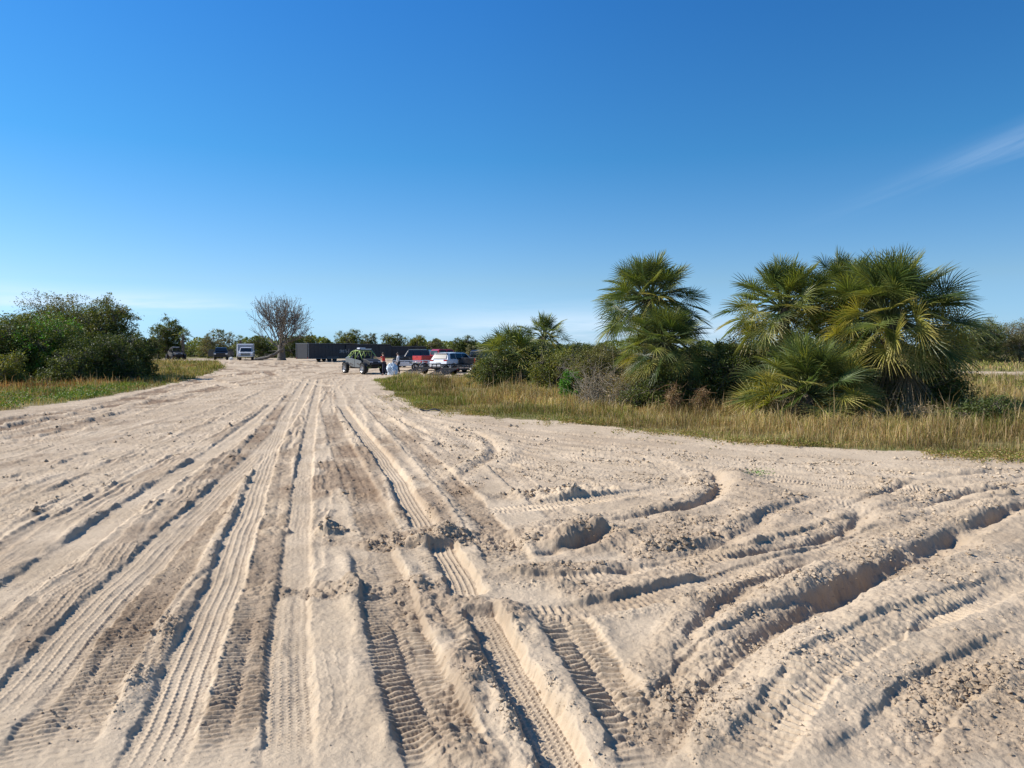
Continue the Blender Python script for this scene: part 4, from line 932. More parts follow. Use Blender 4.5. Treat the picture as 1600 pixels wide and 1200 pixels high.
M_BLACK = paint('black_paint', (0.012, 0.012, 0.014)); M_WHITE = paint('white_paint', (0.74, 0.75, 0.77)); M_RED = paint('red_paint', (0.38, 0.012, 0.015))
M_GLASS = pmat('dark_glass', (0.008, 0.010, 0.012), 0.22, var=0.0, coat=0.15); M_TYRE = pmat('tyre_rubber', (0.022, 0.021, 0.02), 0.85, bump=0.3); M_RIM = pmat('rim_metal', (0.55, 0.55, 0.56), 0.35, 0.8)
M_DRIM = pmat('dark_rim', (0.05, 0.05, 0.055), 0.4, 0.6); M_PLASTIC = pmat('black_plastic', (0.02, 0.02, 0.022), 0.6); M_CHROME = pmat('chrome', (0.6, 0.6, 0.62), 0.2, 1.0)
M_TAIL = pmat('tail_light', (0.35, 0.01, 0.012), 0.2, coat=1.0); M_HEAD = pmat('headlight', (0.7, 0.72, 0.75), 0.12, coat=1.0); M_LIME = paint('lime_paint', (0.36, 0.50, 0.10)); M_SILVER = paint('grey_silver_panel', (0.20, 0.205, 0.21), 0.3, 0.4, 0.4)
M_TBOX = pmat('charcoal_trailer_skin', (0.022, 0.022, 0.028), 0.6, coat=0.0); M_TRIM = pmat('aluminium_trim', (0.16, 0.165, 0.18), 0.5, 0.6); M_DECK = pmat('deck_boards', (0.16, 0.12, 0.09), 0.9, var=0.3); M_STEEL = pmat('black_steel', (0.03, 0.03, 0.032), 0.5, 0.3)
M_ALU = pmat('white_trailer_metal', (0.62, 0.63, 0.65), 0.4, 0.2); M_DIRTY = pmat('dusty_black', (0.06, 0.052, 0.045), 0.6); M_PLATE = pmat('plate', (0.6, 0.6, 0.58), 0.5); M_SHEET = pmat('clear_plastic_sheet', (0.62, 0.72, 0.78), 0.25, coat=0.6, bump=0.5, bscale=6)

def wheel(parent, x, y, r, w, rim=M_RIM, knob=False):
    s = 1 if y > 0 else -1
    prof = [(r * 0.60, -w / 2), (r * 0.86, -w / 2), (r * 0.97, -w * 0.40), (r, -w * 0.2), (r, w * 0.2), (r * 0.97, w * 0.40), (r * 0.86, w / 2), (r * 0.60, w / 2)]
    m = MB().lathe(prof, (x, y, r), 32)
    if knob:
        for i in range(22):
            a = i * math.tau / 22; M = Matrix.Translation((x, y, r)) @ Matrix.Rotation(-a, 4, 'Y')
            m.box((r * 1.01, (w * 0.22 if i % 2 else -w * 0.22), 0), (0.035, w * 0.42, 0.05), M)
    t = m.build('wheel', M_TYRE, parent, smooth=False)
    q = MB().lathe([(0.001, s * w * 0.30), (r * 0.16, s * w * 0.34), (r * 0.2, s * w * 0.22), (r * 0.50, s * w * 0.22), (r * 0.55, s * w * 0.40), (r * 0.61, s * w * 0.46), (r * 0.61, s * w * 0.36)], (x, y, r), 28)
    for i in range(6):
        a = i * math.tau / 6; q.tube((x + math.cos(a) * r * 0.15, y + s * w * 0.36, r + math.sin(a) * r * 0.15), (x + math.cos(a) * r * 0.54, y + s * w * 0.36, r + math.sin(a) * r * 0.54), r * 0.07, 6)
    q.build('rim', rim, t)
def arch(cx, r, cz, zb, n=9):
    """points of a wheel arch from rear to front along the lower edge"""
    o = []
    a0 = math.asin(max(-1, min(1, (zb - cz) / r)))
    for i in range(n + 1):
        a = math.pi - a0 + (a0 * 2 - math.pi) * i / n
        o.append((cx + r * math.cos(a), cz + r * math.sin(a)))
    return o
def pickup(label, px, d, ang, mat, rim=M_RIM, open_doors=False, lights=True, scale=1.0, group='pickup trucks parked around the clearing', cab_glass=M_GLASS, grille=None):
    x, y, z = at(px, d); t = empty('pickup_truck', (x, y, z), ang, label, 'pickup truck', group); t.scale = (scale,) * 3
    hw = lambda x_, z_: (1.0 - 0.05 * max(0, z_ - 0.95) - 0.04 * max(0, 0.6 - z_)) * (1 - 0.03 * max(0, abs(x_) - 2.2))
    lo = [(-2.85, 0.55)] + arch(-1.75, 0.50, 0.44, 0.5) + arch(1.85, 0.50, 0.44, 0.5) + [(2.75, 0.48), (2.88, 0.62), (2.9, 0.98), (2.8, 1.12), (1.35, 1.22), (-0.98, 1.22), (-1.0, 0.78), (-2.85, 0.78)]
    MB().prism(lo, hw).build('body', mat, t, 0.03)
    m = MB()
    for s in (-1, 1): m.box((-1.93, s * 0.945, 1.0), (1.86, 0.10, 0.5))
    m.box((-1.03, 0, 1.0), (0.06, 1.8, 0.5)); m.build('bed', mat, t, 0.02)
    g_ = MB().box((-2.86, 0, 1.0), (0.07, 1.76, 0.46)).build('tailgate', mat, t, 0.015); MB().box((-2.905, 0, 1.12), (0.02, 0.24, 0.07)).build('handle', M_PLASTIC, g_)
    gh = lambda x_, z_: 0.94 - 0.30 * max(0, z_ - 1.22)
    MB().prism([(-0.98, 1.225), (-0.92, 1.78), (-0.75, 1.88), (0.45, 1.9), (0.68, 1.84), (1.4, 1.225)], gh).build('cab', mat, t, 0.03)
    MB().panel([(1.37, -0.80, 1.28), (1.37, 0.80, 1.28), (0.74, 0.70, 1.80), (0.74, -0.70, 1.80)], 0.03).build('windshield', cab_glass, t)
    MB().panel([(-0.975, 0.72, 1.34), (-0.975, -0.72, 1.34), (-0.945, -0.66, 1.74), (-0.945, 0.66, 1.74)], 0.03).build('rear_window', cab_glass, t)
    for s in (-1, 1):
        for a, b in ((-0.80, -0.06), (0.04, 0.98)):
            bt = b if b < 0.5 else 0.62
            pts = [(a, s * 0.936, 1.29), (b, s * 0.936, 1.29), (bt, s * 0.80, 1.76), (a + 0.03, s * 0.80, 1.76)]
            MB().panel(pts if s < 0 else pts[::-1], 0.02).build('side_window', cab_glass, t)
        dr = MB()
        if open_doors: dr.box((0, 0, 0), (0.06, 0.95, 0.75), Matrix.Translation((0.95, s * 1.38, 0.90)) @ Matrix.Rotation(s * 0.35, 4, 'Z')); dr.box((0, 0, 0), (0.04, 0.75, 0.34), Matrix.Translation((0.98, s * 1.34, 1.44)) @ Matrix.Rotation(s * 0.35, 4, 'Z'))
        else: dr.box((0.48, s * 1.0, 0.87), (0.98, 0.02, 0.6)); dr.box((-0.48, s * 1.0, 0.87), (0.88, 0.02, 0.6))
        dd = dr.build('door', mat, t, 0.01)
        if not open_doors: MB().box((0.12, s * 1.02, 1.04), (0.16, 0.025, 0.035)).build('handle', M_PLASTIC, dd)
        MB().box((1.02, s * 1.10, 1.30), (0.10, 0.20, 0.16)).build('mirror', M_PLASTIC if mat is not M_WHITE else mat, t, 0.02)
        MB().box((2.88, s * 0.80, 0.93), (0.08, 0.30, 0.16)).build('headlight', M_HEAD, t, 0.015)
        MB().box((-2.87, s * 0.93, 1.02), (0.05, 0.12, 0.34)).build('tail_light', M_TAIL, t, 0.01)
    g = MB().box((2.90, 0, 0.88), (0.06, 1.28, 0.34))
    gg = g.build('grille', grille or M_PLASTIC, t, 0.02)
    b = MB()
    for k in range(4): b.box((2.935, 0, 0.76 + k * 0.08), (0.02, 1.2, 0.022))
    b.build('grille_bar', M_CHROME if mat is M_WHITE else M_DIRTY, gg)
    MB().box((2.93, 0, 0.58), (0.16, 1.88, 0.20)).build('bumper', M_CHROME if mat in (M_WHITE,) else M_PLASTIC, t, 0.03)
    MB().box((-2.95, 0, 0.60), (0.14, 1.84, 0.16)).build('bumper', M_CHROME, t, 0.03)
    MB().box((-3.03, 0, 0.62), (0.012, 0.3, 0.12)).build('number_plate', M_PLATE, t)
    MB().box((0.05, 0, 0.60), (4.3, 1.5, 0.34)).build('underbody', M_STEEL, t)
    for wx in (-1.75, 1.85):
        for s in (-1, 1): wheel(t, wx, s * 0.86, 0.41, 0.27, rim)
    return t
def wagon(label, px, d, ang, mat, boxy=False, L_=1.0, z0=0.0):
    x, y, z = at(px, d); t = empty('suv', (x, y, z + z0), ang, label, 'suv', 'suvs parked on the sand'); t.scale = (L_, 1, 1)
    hw = lambda x_, z_: (0.94 - 0.06 * max(0, z_ - 0.9) - 0.05 * max(0, 0.5 - z_)) * (1 - 0.05 * max(0, abs(x_) - 1.7))
    lo = [(-2.28, 0.45)] + arch(-1.38, 0.43, 0.37, 0.36) + arch(1.42, 0.43, 0.37, 0.36) + [(2.15, 0.33), (2.32, 0.48), (2.33, 0.78), (2.15, 0.93), (1.15, 1.06), (-2.12, 1.12), (-2.28, 0.98), (-2.33, 0.7)]
    MB().prism(lo, hw).build('body', mat, t, 0.035)
    gh = lambda x_, z_: 0.87 - 0.32 * max(0, z_ - 1.08)
    top = 1.68 if not boxy else 1.80
    pr = [(-2.14, 1.09), (-1.92, 1.48), (-1.70, top - 0.06), (-0.6, top), (0.35, top - 0.02), (0.62, top - 0.09), (1.30, 1.07)] if not boxy else [(-2.2, 1.09), (-2.12, top - 0.06), (-2.0, top), (0.30, top), (0.45, top - 0.06), (0.85, 1.08)]
    MB().prism(pr, gh).build('roof', mat, t, 0.03)
    if not boxy:
        MB().panel([(-2.155, 0.72, 1.16), (-2.155, -0.72, 1.16), (-1.89, -0.64, 1.57), (-1.89, 0.64, 1.57)], 0.025).build('rear_window', M_GLASS, t)
        MB().box((-1.86, 0, 1.615), (0.30, 1.30, 0.04)).build('spoiler', mat, t, 0.015)
        MB().panel([(1.33, -0.74, 1.10), (1.33, 0.74, 1.10), (0.66, 0.66, 1.58), (0.66, -0.66, 1.58)], 0.02).build('windshield', M_GLASS, t)
        W_ = ((-1.72, -1.0, -1.60, -1.0), (-0.92, -0.1, -0.92, -0.1), (-0.02, 0.98, -0.02, 0.50))
    else:
        MB().panel([(-2.205, 0.70, 1.18), (-2.205, -0.70, 1.18), (-2.13, -0.62, 1.66), (-2.13, 0.62, 1.66)], 0.025).build('rear_window', M_GLASS, t)
        MB().panel([(0.87, -0.74, 1.12), (0.87, 0.74, 1.12), (0.50, 0.66, 1.70), (0.50, -0.66, 1.70)], 0.02).build('windshield', M_HEAD, t)
        W_ = ((-1.95, -1.2, -1.92, -1.2), (-1.1, -0.35, -1.1, -0.35), (-0.25, 0.62, -0.25, 0.34))
    for s in (-1, 1):
        for a, b, a2, b2 in W_:
            zt = 1.58 if not boxy else 1.68
            pts = [(a, s * 0.866, 1.14), (b, s * 0.866, 1.14), (b2, s * 0.72, zt), (a2, s * 0.72, zt)]
            MB().panel(pts if s < 0 else pts[::-1], 0.02).build('side_window', M_GLASS, t)
        for a, b in ((-0.92, -0.06), (0.02, 0.98)):
            dd = MB().box(((a + b) / 2, s * 0.925, 0.75), (b - a, 0.03, 0.58)).build('door', mat, t, 0.012)
            MB().box((a + 0.12, s * 0.95, 0.96), (0.18, 0.03, 0.035)).build('handle', M_CHROME, dd)
        MB().box((0.92, s * 1.0, 1.16), (0.10, 0.20, 0.14)).build('mirror', mat, t, 0.02)
        MB().box((-2.20, s * 0.72, 1.02), (0.18, 0.36, 0.13)).build('tail_light', M_TAIL, t, 0.02)
        MB().box((2.26, s * 0.70, 0.76), (0.14, 0.34, 0.12)).build('headlight', M_HEAD, t, 0.02)
        MB().box((-0.5, s * 0.60, (1.71 if not boxy else 1.83)), (1.9, 0.035, 0.035)).build('roof_rail', M_CHROME, t)
    MB().box((-2.33, 0, 0.46), (0.06, 1.5, 0.16)).build('bumper', M_PLASTIC, t, 0.02)
    MB().box((-2.33, 0, 0.80), (0.02, 0.40, 0.14)).build('number_plate', M_PLATE, t)
    MB().box((2.33, 0, 0.60), (0.05, 1.2, 0.26)).build('grille', M_PLASTIC, t, 0.02)
    MB().box((0, 0, 0.42), (3.9, 1.4, 0.26)).build('underbody', M_STEEL, t)
    for wx in (-1.38, 1.42):
        for s in (-1, 1): wheel(t, wx, s * 0.80, 0.36, 0.24, M_RIM if mat is not M_BLACK else M_DRIM)
    if boxy: MB().lathe([(0.02, -0.02), (0.34, -0.02), (0.36, 0.06), (0.34, 0.16), (0.02, 0.16)], (0, 0, 0), 24).build('spare_wheel', M_TYRE, t).matrix_basis = Matrix.Translation((-2.30, 0, 1.0)) @ Matrix.Rotation(R(90), 4, 'Z')
    return t
def buggy(label, px, d, ang, cage, door, rim, hood, lightbar=True, group='off road buggies'):
    x, y, z = at(px, d); t = empty('off_road_buggy', (x, y, z), ang, label, 'off-road buggy', group)
    WB, r = 1.5, 0.42
    m = MB().prism([(-1.35, 0.42), (1.15, 0.42), (1.65, 0.55), (1.65, 0.68), (1.2, 0.72), (-1.35, 0.66)], lambda a, b: 0.55); m.build('chassis', M_STEEL, t, 0.02)
    MB().prism([(0.95, 0.66), (1.2, 0.60), (1.92, 0.72), (1.9, 0.95), (1.45, 1.14), (0.9, 1.22)], lambda a, b: 0.66 - 0.16 * max(0, a - 1.0)).build('hood', hood, t, 0.04)
    MB().prism([(-1.3, 0.7), (-1.05, 1.25), (-1.3, 1.42), (-1.95, 1.28), (-2.0, 1.0), (-1.5, 0.72)], lambda a, b: 0.66).build('rear_body', door, t, 0.04)
    for s in (-1, 1):
        for pr in ([(-0.18, 0.52), (0.85, 0.50), (0.98, 0.80), (0.92, 1.02), (0.3, 1.12), (-0.16, 1.16)], [(-1.25, 0.62), (-0.22, 0.52), (-0.20, 1.16), (-0.75, 1.24), (-1.2, 1.26)]):
            q = MB(); pts = [(a, s * 0.72, b) for a, b in pr]; q.panel(pts if s < 0 else pts[::-1], 0.04); dd = q.build('door', door, t, 0.012)
            mx = sum(a for a, b in pr) / len(pr); pts = [(mx - 0.25, s * 0.763, 0.78), (mx + 0.3, s * 0.763, 0.66), (mx + 0.32, s * 0.763, 0.74), (mx - 0.22, s * 0.763, 0.90)]; MB().panel(pts if s < 0 else pts[::-1], 0.01).build('door_stripe', M_DIRTY, dd)
    c = MB()
    for s in (-1, 1):
        yy, yt = s * 0.70, s * 0.56
        A = (1.0, yy, 1.16); Bp = (0.28, yt, 1.82); Cc = (-0.35, yt, 1.88); D = (-1.0, yt, 1.76); E = (-1.7, s * 0.62, 1.30)
        c.path([A, Bp, Cc, D, E], 0.026, 8); c.path([Cc, (-0.2, yy, 1.14)], 0.028, 8); c.path([D, (-1.22, yy, 1.2)], 0.028, 8); c.path([Bp, (-0.2, yy, 1.14)], 0.02, 8); c.path([(-1.22, yy, 1.2), Cc], 0.02, 8)
    for q in ((0.28, 1.82), (-0.35, 1.88), (-1.0, 1.76)): c.tube((q[0], -0.56, q[1]), (q[0], 0.56, q[1]), 0.03)
    c.build('roll_cage', cage, t, smooth=True)
    MB().prism([(0.30, 1.85), (-0.35, 1.92), (-1.0, 1.80), (-1.0, 1.84), (-0.35, 1.96), (0.30, 1.89)], lambda a, b: 0.54).build('roof', hood, t, 0.01)
    if lightbar:
        lb = MB().box((0.32, 0, 1.97), (0.10, 1.0, 0.09)).build('light_bar', M_PLASTIC, t, 0.01); MB().box((0.375, 0, 1.97), (0.015, 0.94, 0.06)).build('lens', M_HEAD, lb)
        MB().box((-0.45, 0, 2.02), (0.5, 0.55, 0.12)).build('roof_bag', M_WHITE if cage is M_LIME else M_PLASTIC, t, 0.05)
    for sx in (0.25, -0.75):
        for s in (-1, 1): MB().box((sx - 0.22, s * 0.32, 1.05), (0.14, 0.46, 0.75)).box((sx, s * 0.32, 0.76), (0.5, 0.46, 0.14)).build('seat', M_PLASTIC, t, 0.05)
    st = MB(); st.lathe([(0.16, -0.015), (0.18, 0), (0.16, 0.015)], (0, 0, 0), 20); o = st.build('steering_wheel', M_PLASTIC, t); o.matrix_basis = Matrix.Translation((0.66, 0.32, 1.12)) @ Matrix.Rotation(R(65), 4, 'Z') @ Matrix.Rotation(R(90), 4, 'Z')
    MB().path([(1.9, -0.5, 0.62), (2.08, -0.45, 0.80), (2.08, 0.45, 0.80), (1.9, 0.5, 0.62)], 0.028).path([(1.86, -0.4, 0.95), (2.08, -0.4, 0.80)], 0.025).path([(1.86, 0.4, 0.95), (2.08, 0.4, 0.80)], 0.025).build('bumper', M_STEEL, t)
    for s in (-1, 1):
        MB().box((1.84, s * 0.36, 0.93), (0.12, 0.26, 0.09)).build('headlight', M_HEAD, t, 0.02)
        MB().box((0.72, s * 0.86, 1.30), (0.06, 0.16, 0.12)).tube((0.8, s * 0.68, 1.24), (0.72, s * 0.84, 1.28), 0.012).build('mirror', M_PLASTIC, t)
        for wx in (-WB, WB):
            a = MB()
            for dx in (-0.22, 0.22): a.tube((wx + dx, s * 0.3, 0.55), (wx, s * 0.74, 0.42), 0.024); a.tube((wx + dx * 0.8, s * 0.3, 0.72), (wx, s * 0.74, 0.52), 0.02)
            a.build('suspension_arm', M_LIME if cage is M_LIME else M_STEEL, t)
            MB().tube((wx - 0.02, s * 0.42, 0.98), (wx, s * 0.64, 0.48), 0.045).build('shock_absorber', M_TAIL if cage is not M_LIME else M_CHROME, t)
        for wx in (-WB, WB):
            wheel(t, wx, s * 0.88, r, 0.30, rim, knob=True)
            q = MB(); pts = [(wx + math.cos(b) * 0.50, 0, r + math.sin(b) * 0.50) for b in np.linspace(0.5, 2.6, 8)]
            for p, p2 in zip(pts[:-1], pts[1:]): q.panel([(p[0], s * 0.72, p[2]), (p2[0], s * 0.72, p2[2]), (p2[0], s * 1.0, p2[2]), (p[0], s * 1.0, p[2])], 0.015)
            q.build('mudguard', M_PLASTIC, t)
    MB().tube((-1.75, 0.5, 1.3), (-1.95, 0.55, 2.75), 0.008).build('whip_aerial', M_STEEL, t)
    return t
def box_trailer(label, px, d, ang, L_, W_, H_, mat, group, marks=False, near_corner=False):
    x, y, z = at(px, d); t = empty('enclosed_trailer', (x, y, z), ang, label, 'enclosed trailer', group); zb = 0.40; h = H_ - zb
    MB().prism([(-L_ / 2, zb), (L_ / 2 - 0.1, zb), (L_ / 2 + 0.25, zb + 0.3), (L_ / 2 + 0.25, zb + h - 0.2), (L_ / 2, zb + h), (-L_ / 2, zb + h)], lambda a, b: W_ / 2 if a < L_ / 2 + .1 else W_ / 2 - 0.2).build('body', mat, t, 0.02)
    m = MB()
    for s in (-1, 1):
        m.box((0, s * (W_ / 2 + 0.004), zb + h - 0.03), (L_, 0.03, 0.06)); m.box((0, s * (W_ / 2 + 0.004), zb + 0.04), (L_, 0.03, 0.08)); m.box((-L_ / 2 + 0.02, s * (W_ / 2 + 0.006), zb + h / 2), (0.07, 0.034, h))
    m.box((-L_ / 2 - 0.005, 0, zb + h - 0.03), (0.03, W_, 0.06)); m.build('trim', M_TRIM if mat is M_TBOX else M_ALU, t)
    rv = MB()
    for k in range(int(L_ / 0.6)):
        for s in (-1, 1): rv.box((-L_ / 2 + 0.4 + k * 0.6, s * (W_ / 2 + 0.003), zb + h / 2), (0.025, 0.012, h - 0.16))
    rv.build('panel_seam', mat, t)
    MB().box((-L_ / 2 - 0.012, 0, zb + h / 2), (0.03, W_ - 0.16, h - 0.2)).build('ramp_door', mat, t, 0.01)
    k = MB()
    for s in (-1, 1): k.tube((-L_ / 2 - 0.05, s * (W_ / 2 - 0.2), zb + 0.15), (-L_ / 2 - 0.05, s * (W_ / 2 - 0.2), zb + h - 0.15), 0.018)
    k.build('door_bar', M_TRIM, t)
    dd = MB().box((L_ * 0.30, -(W_ / 2 + 0.012), zb + h * 0.48), (0.85, 0.03, h * 0.86)).build('side_door', mat, t, 0.01); MB().box((L_ * 0.30 - 0.34, -(W_ / 2 + 0.035), zb + h * 0.45), (0.05, 0.03, 0.14)).build('handle', M_TRIM, dd)
    for s in (-1, 1):
        MB().box((-L_ / 2 - 0.02, s * (W_ / 2 - 0.12), zb + 0.12), (0.03, 0.14, 0.07)).build('tail_light', M_TAIL, t)
        MB().box((-0.2, s * (W_ / 2 + 0.02), zb + 0.22), (2.0, 0.06, 0.06)).build('mudguard', M_TRIM, t)
        for wx in (-0.65, 0.25): wheel(t, wx, s * (W_ / 2 - 0.16), 0.34, 0.22, M_DRIM)
    MB().path([(L_ / 2, -0.6, 0.45), (L_ / 2 + 1.3, 0, 0.45), (L_ / 2, 0.6, 0.45)], 0.05).tube((L_ / 2 + 1.1, 0, 0.1), (L_ / 2 + 1.1, 0, 0.75), 0.03).build('drawbar', M_STEEL, t)
    if marks:   # pale illegible lettering on the long side
        q = MB(); yy = -(W_ / 2 + 0.02)
        for a, b, c_, e in ((0, 0, .05, .45), (.18, .05, .24, .5), (.24, .5, .34, .1), (.42, .05, .5, .42), (.62, .0, .62, .4), (.62, .4, .8, .38), (.9, .05, .98, .5), (1.15, .0, 1.15, .42), (1.15, .2, 1.35, .22), (1.5, .0, 1.62, .55)):
            q.tube((1.0 + a, yy, zb + 0.75 + b), (1.0 + c_, yy, zb + 0.75 + e), 0.022, 5)
        q.build('lettering', M_PLATE, t)
    return t
def flat_trailer(label, px, d, ang, L_, metal, ramp=True, rail=0.35, tandem=True):
    x, y, z = at(px, d); t = empty('flatbed_trailer', (x, y, z), ang, label, 'open trailer', 'open flatbed trailers'); W_ = 1.9; zd = 0.55
    MB().box((0, 0, zd), (L_, W_, 0.05)).build('deck', M_DECK if metal is not M_ALU else M_ALU, t)
    f = MB()
    for s in (-1, 1):
        f.box((0, s * W_ / 2, zd - 0.04), (L_, 0.07, 0.14)); f.box((0, s * W_ / 2, zd + rail), (L_, 0.05, 0.05))
        n = int(L_ / 0.5)
        for i in range(n + 1): f.box((-L_ / 2 + 0.03 + i * (L_ - 0.06) / n, s * W_ / 2, zd + rail / 2), (0.045, 0.045, rail))
        if metal is M_ALU: f.box((-L_ * 0.33, s * (W_ / 2 + 0.03), zd + 0.12), (L_ * 0.28, 0.02, 0.22)); f.box((L_ * 0.3, s * (W_ / 2 + 0.03), zd + 0.12), (L_ * 0.3, 0.02, 0.22))
    f.box((L_ / 2, 0, zd), (0.06, W_, 0.12)); f.box((-L_ / 2, 0, zd), (0.06, W_, 0.12)); f.build('frame', metal, t)
    MB().path([(L_ / 2, -0.6, 0.5), (L_ / 2 + 1.1, 0, 0.5), (L_ / 2, 0.6, 0.5)], 0.045).tube((L_ / 2 + 0.9, 0, 0.05), (L_ / 2 + 0.9, 0, 0.8), 0.03).build('drawbar', metal, t)
    for s in (-1, 1):
        xs = (-0.42, 0.42) if tandem else (-0.2,)
        for wx in xs: wheel(t, wx, s * (W_ / 2 + 0.16), 0.34, 0.21, M_RIM if metal is M_ALU else M_DRIM)
        q = MB()
        for wx in xs:
            pts = [(wx + math.cos(b) * 0.40, 0, 0.34 + math.sin(b) * 0.40) for b in np.linspace(0.3, math.pi - 0.3, 8)]
            for p, p2 in zip(pts[:-1], pts[1:]): q.panel([(p[0], s * (W_ / 2 + 0.04), p[2]), (p2[0], s * (W_ / 2 + 0.04), p2[2]), (p2[0], s * (W_ / 2 + 0.28), p2[2]), (p[0], s * (W_ / 2 + 0.28), p[2])], 0.015)
        q.build('mudguard', metal, t)
        MB().box((-L_ / 2 - 0.04, s * (W_ / 2 - 0.08), zd - 0.04), (0.03, 0.12, 0.07)).build('tail_light', M_TAIL, t)
    if ramp:
        q = MB(); x0, x1 = -L_ / 2, -L_ / 2 - 1.55
        for s in (-1, 1): q.tube((x0, s * 0.88, zd), (x1, s * 0.88, 0.05), 0.025)
        for k in range(12): a = k / 11; q.tube((x0 + (x1 - x0) * a, -0.88, zd + (0.05 - zd) * a), (x0 + (x1 - x0) * a, 0.88, zd + (0.05 - zd) * a), 0.016, 6)
        for k in range(9): q.tube((x0, -0.8 + 0.2 * k, zd), (x1, -0.8 + 0.2 * k, 0.05), 0.012, 5)
        q.build('ramp', M_STEEL, t)
    return t

# people: one skinned body each, clothes as children
def skin_mesh(name, chains, mat, parent, sub=1):
    verts, edges, rad = [], [], []; idx = {}
    def vid(p, r):
        k = tuple(round(c, 3) for c in p)
        if k not in idx: idx[k] = len(verts); verts.append(k); rad.append(r)
        return idx[k]
    for ch in chains:
        ids = [vid(p, r) for p, r in ch]
        for a, b in zip(ids[:-1], ids[1:]):
            if (a, b) not in edges and (b, a) not in edges: edges.append((a, b))
    me = bpy.data.meshes.new(name); me.from_pydata(verts, edges, []); o = link(name, me, mat, parent)
    m = o.modifiers.new('skin', 'SKIN'); m.use_smooth_shade = True
    for i, sv in enumerate(me.skin_vertices[0].data): sv.radius = (rad[i], rad[i]); sv.use_root = (i == 0)
    s = o.modifiers.new('sub', 'SUBSURF'); s.levels = sub; s.render_levels = sub
    return o
def person(label, px, d, ang, shirt, trouser, arms, skin=(0.42, 0.26, 0.18), hair=(0.03, 0.02, 0.015), H=1.72, lean=0.0, long_sleeve=False, step=0.06):
    x, y, z = at(px, d); t = empty('person', (x, y, z), ang, label, 'person'); t.scale = (H / 1.72,) * 3
    ms = pmat('skin', skin, 0.55, var=0.05); msh = pmat('shirt_cloth', shirt, 0.9, var=0.1); mt = pmat('trouser_cloth', trouser, 0.9, var=0.1); mh = pmat('hair', hair, 0.7); msho = pmat('shoe', (0.05, 0.045, 0.04), 0.7)
    fw = lambda zz: lean * (zz - 0.95)      # facing local +x
    P = lambda a, b, c_: (a + fw(c_), b, c_)
    pel = (P(0, 0, 0.95), 0.125); bel = (P(0.01, 0, 1.12), 0.12); che = (P(0.0, 0, 1.33), 0.14); nk = (P(0, 0, 1.475), 0.055); hd = (P(0.02, 0, 1.60), 0.09); tp = (P(0.01, 0, 1.69), 0.06)
    body = [[pel, bel, che, nk, hd, tp], [hd, (P(0.125, 0, 1.585), 0.014)]]
    sh, tr, so_ = [[pel, bel, che, (P(0, 0, 1.44), 0.075)]], [], []
    for s in (-1, 1):
        hip = (P(0, s * 0.09, 0.90), 0.095); kn = (P(0.02 + s * step, s * 0.11, 0.50), 0.064); an = (P(-0.01 + s * step * 2 + 0.0, s * 0.12, 0.10), 0.042); toe = (P(0.13 + s * step * 2, s * 0.13, 0.045), 0.036)
        body.append([pel, hip, kn, an, toe]); tr.append([(pel[0], 0.14), (hip[0], 0.112), (kn[0], 0.085), ((an[0][0], an[0][1], 0.13), 0.075)]); so_.append([((an[0][0] - 0.03, an[0][1], 0.05), 0.052), ((toe[0][0] - 0.02, toe[0][1], 0.045), 0.05), ((toe[0][0] + 0.03, toe[0][1], 0.04), 0.038)])
        el, wr = arms[0 if s < 0 else 1]; shd = (P(0, s * 0.185, 1.39), 0.062)
        e = (Vector(el) + Vector((fw(1.2), 0, 0))); w_ = (Vector(wr) + Vector((fw(1.1), 0, 0))); dr = (w_ - e).normalized(); pm = w_ + dr * 0.08; side = dr.cross(Vector((0.2, 0.1, 1))).normalized()
        body.append([che, shd, (tuple(e), 0.043), (tuple(w_), 0.028), (tuple(pm), 0.034)])
        for k, (off, ln) in enumerate(((-0.03, 0.07), (-0.011, 0.085), (0.009, 0.08), (0.028, 0.062))):
            a = pm + side * off + dr * 0.02; b = a + dr * ln * 0.5 + Vector((0, 0, -0.01)); c_ = b + dr * ln * 0.4 + Vector((0, 0, -0.02)); body.append([(tuple(pm), 0.034), (tuple(a), 0.011), (tuple(b), 0.009), (tuple(c_), 0.008)])
        a = w_ + dr * 0.03; body.append([(tuple(pm), 0.034), (tuple(a - side * 0.045 + dr * 0.02), 0.012), (tuple(a - side * 0.06 + dr * 0.06), 0.009)])
        slv = [(che[0], 0.155), (shd[0], 0.078), (tuple(Vector(shd[0]).lerp(e, 0.7)), 0.062)]
        if long_sleeve: slv += [(tuple(e), 0.058), (tuple(e.lerp(w_, 0.95)), 0.042)]
        sh.append(slv)
    sh[0] = [(pel[0], 0.15), (bel[0], 0.145), (che[0], 0.16), (P(0, 0, 1.44), 0.08)]
    sh = [sh[0]] + [[(che[0], 0.16)] + c[1:] for c in sh[1:]]
    skin_mesh('body', body, ms, t); skin_mesh('shirt', sh, msh, t); skin_mesh('trousers', tr, mt, t)
    for c in so_: skin_mesh('shoe', [c], msho, t)
    b = MB(); bmesh.ops.create_icosphere(b.bm, subdivisions=3, radius=1, matrix=Matrix.Translation(P(-0.012, 0, 1.645)) @ Matrix.Diagonal((0.102, 0.092, 0.095, 1)))
    for v in b.bm.verts:
        if v.co.z < 1.60: v.co.z = 1.60 - (1.60 - v.co.z) * (0.3 if v.co.x - fw(1.6) > -0.01 else 1.0)
    b.build('hair', mh, t, smooth=True)
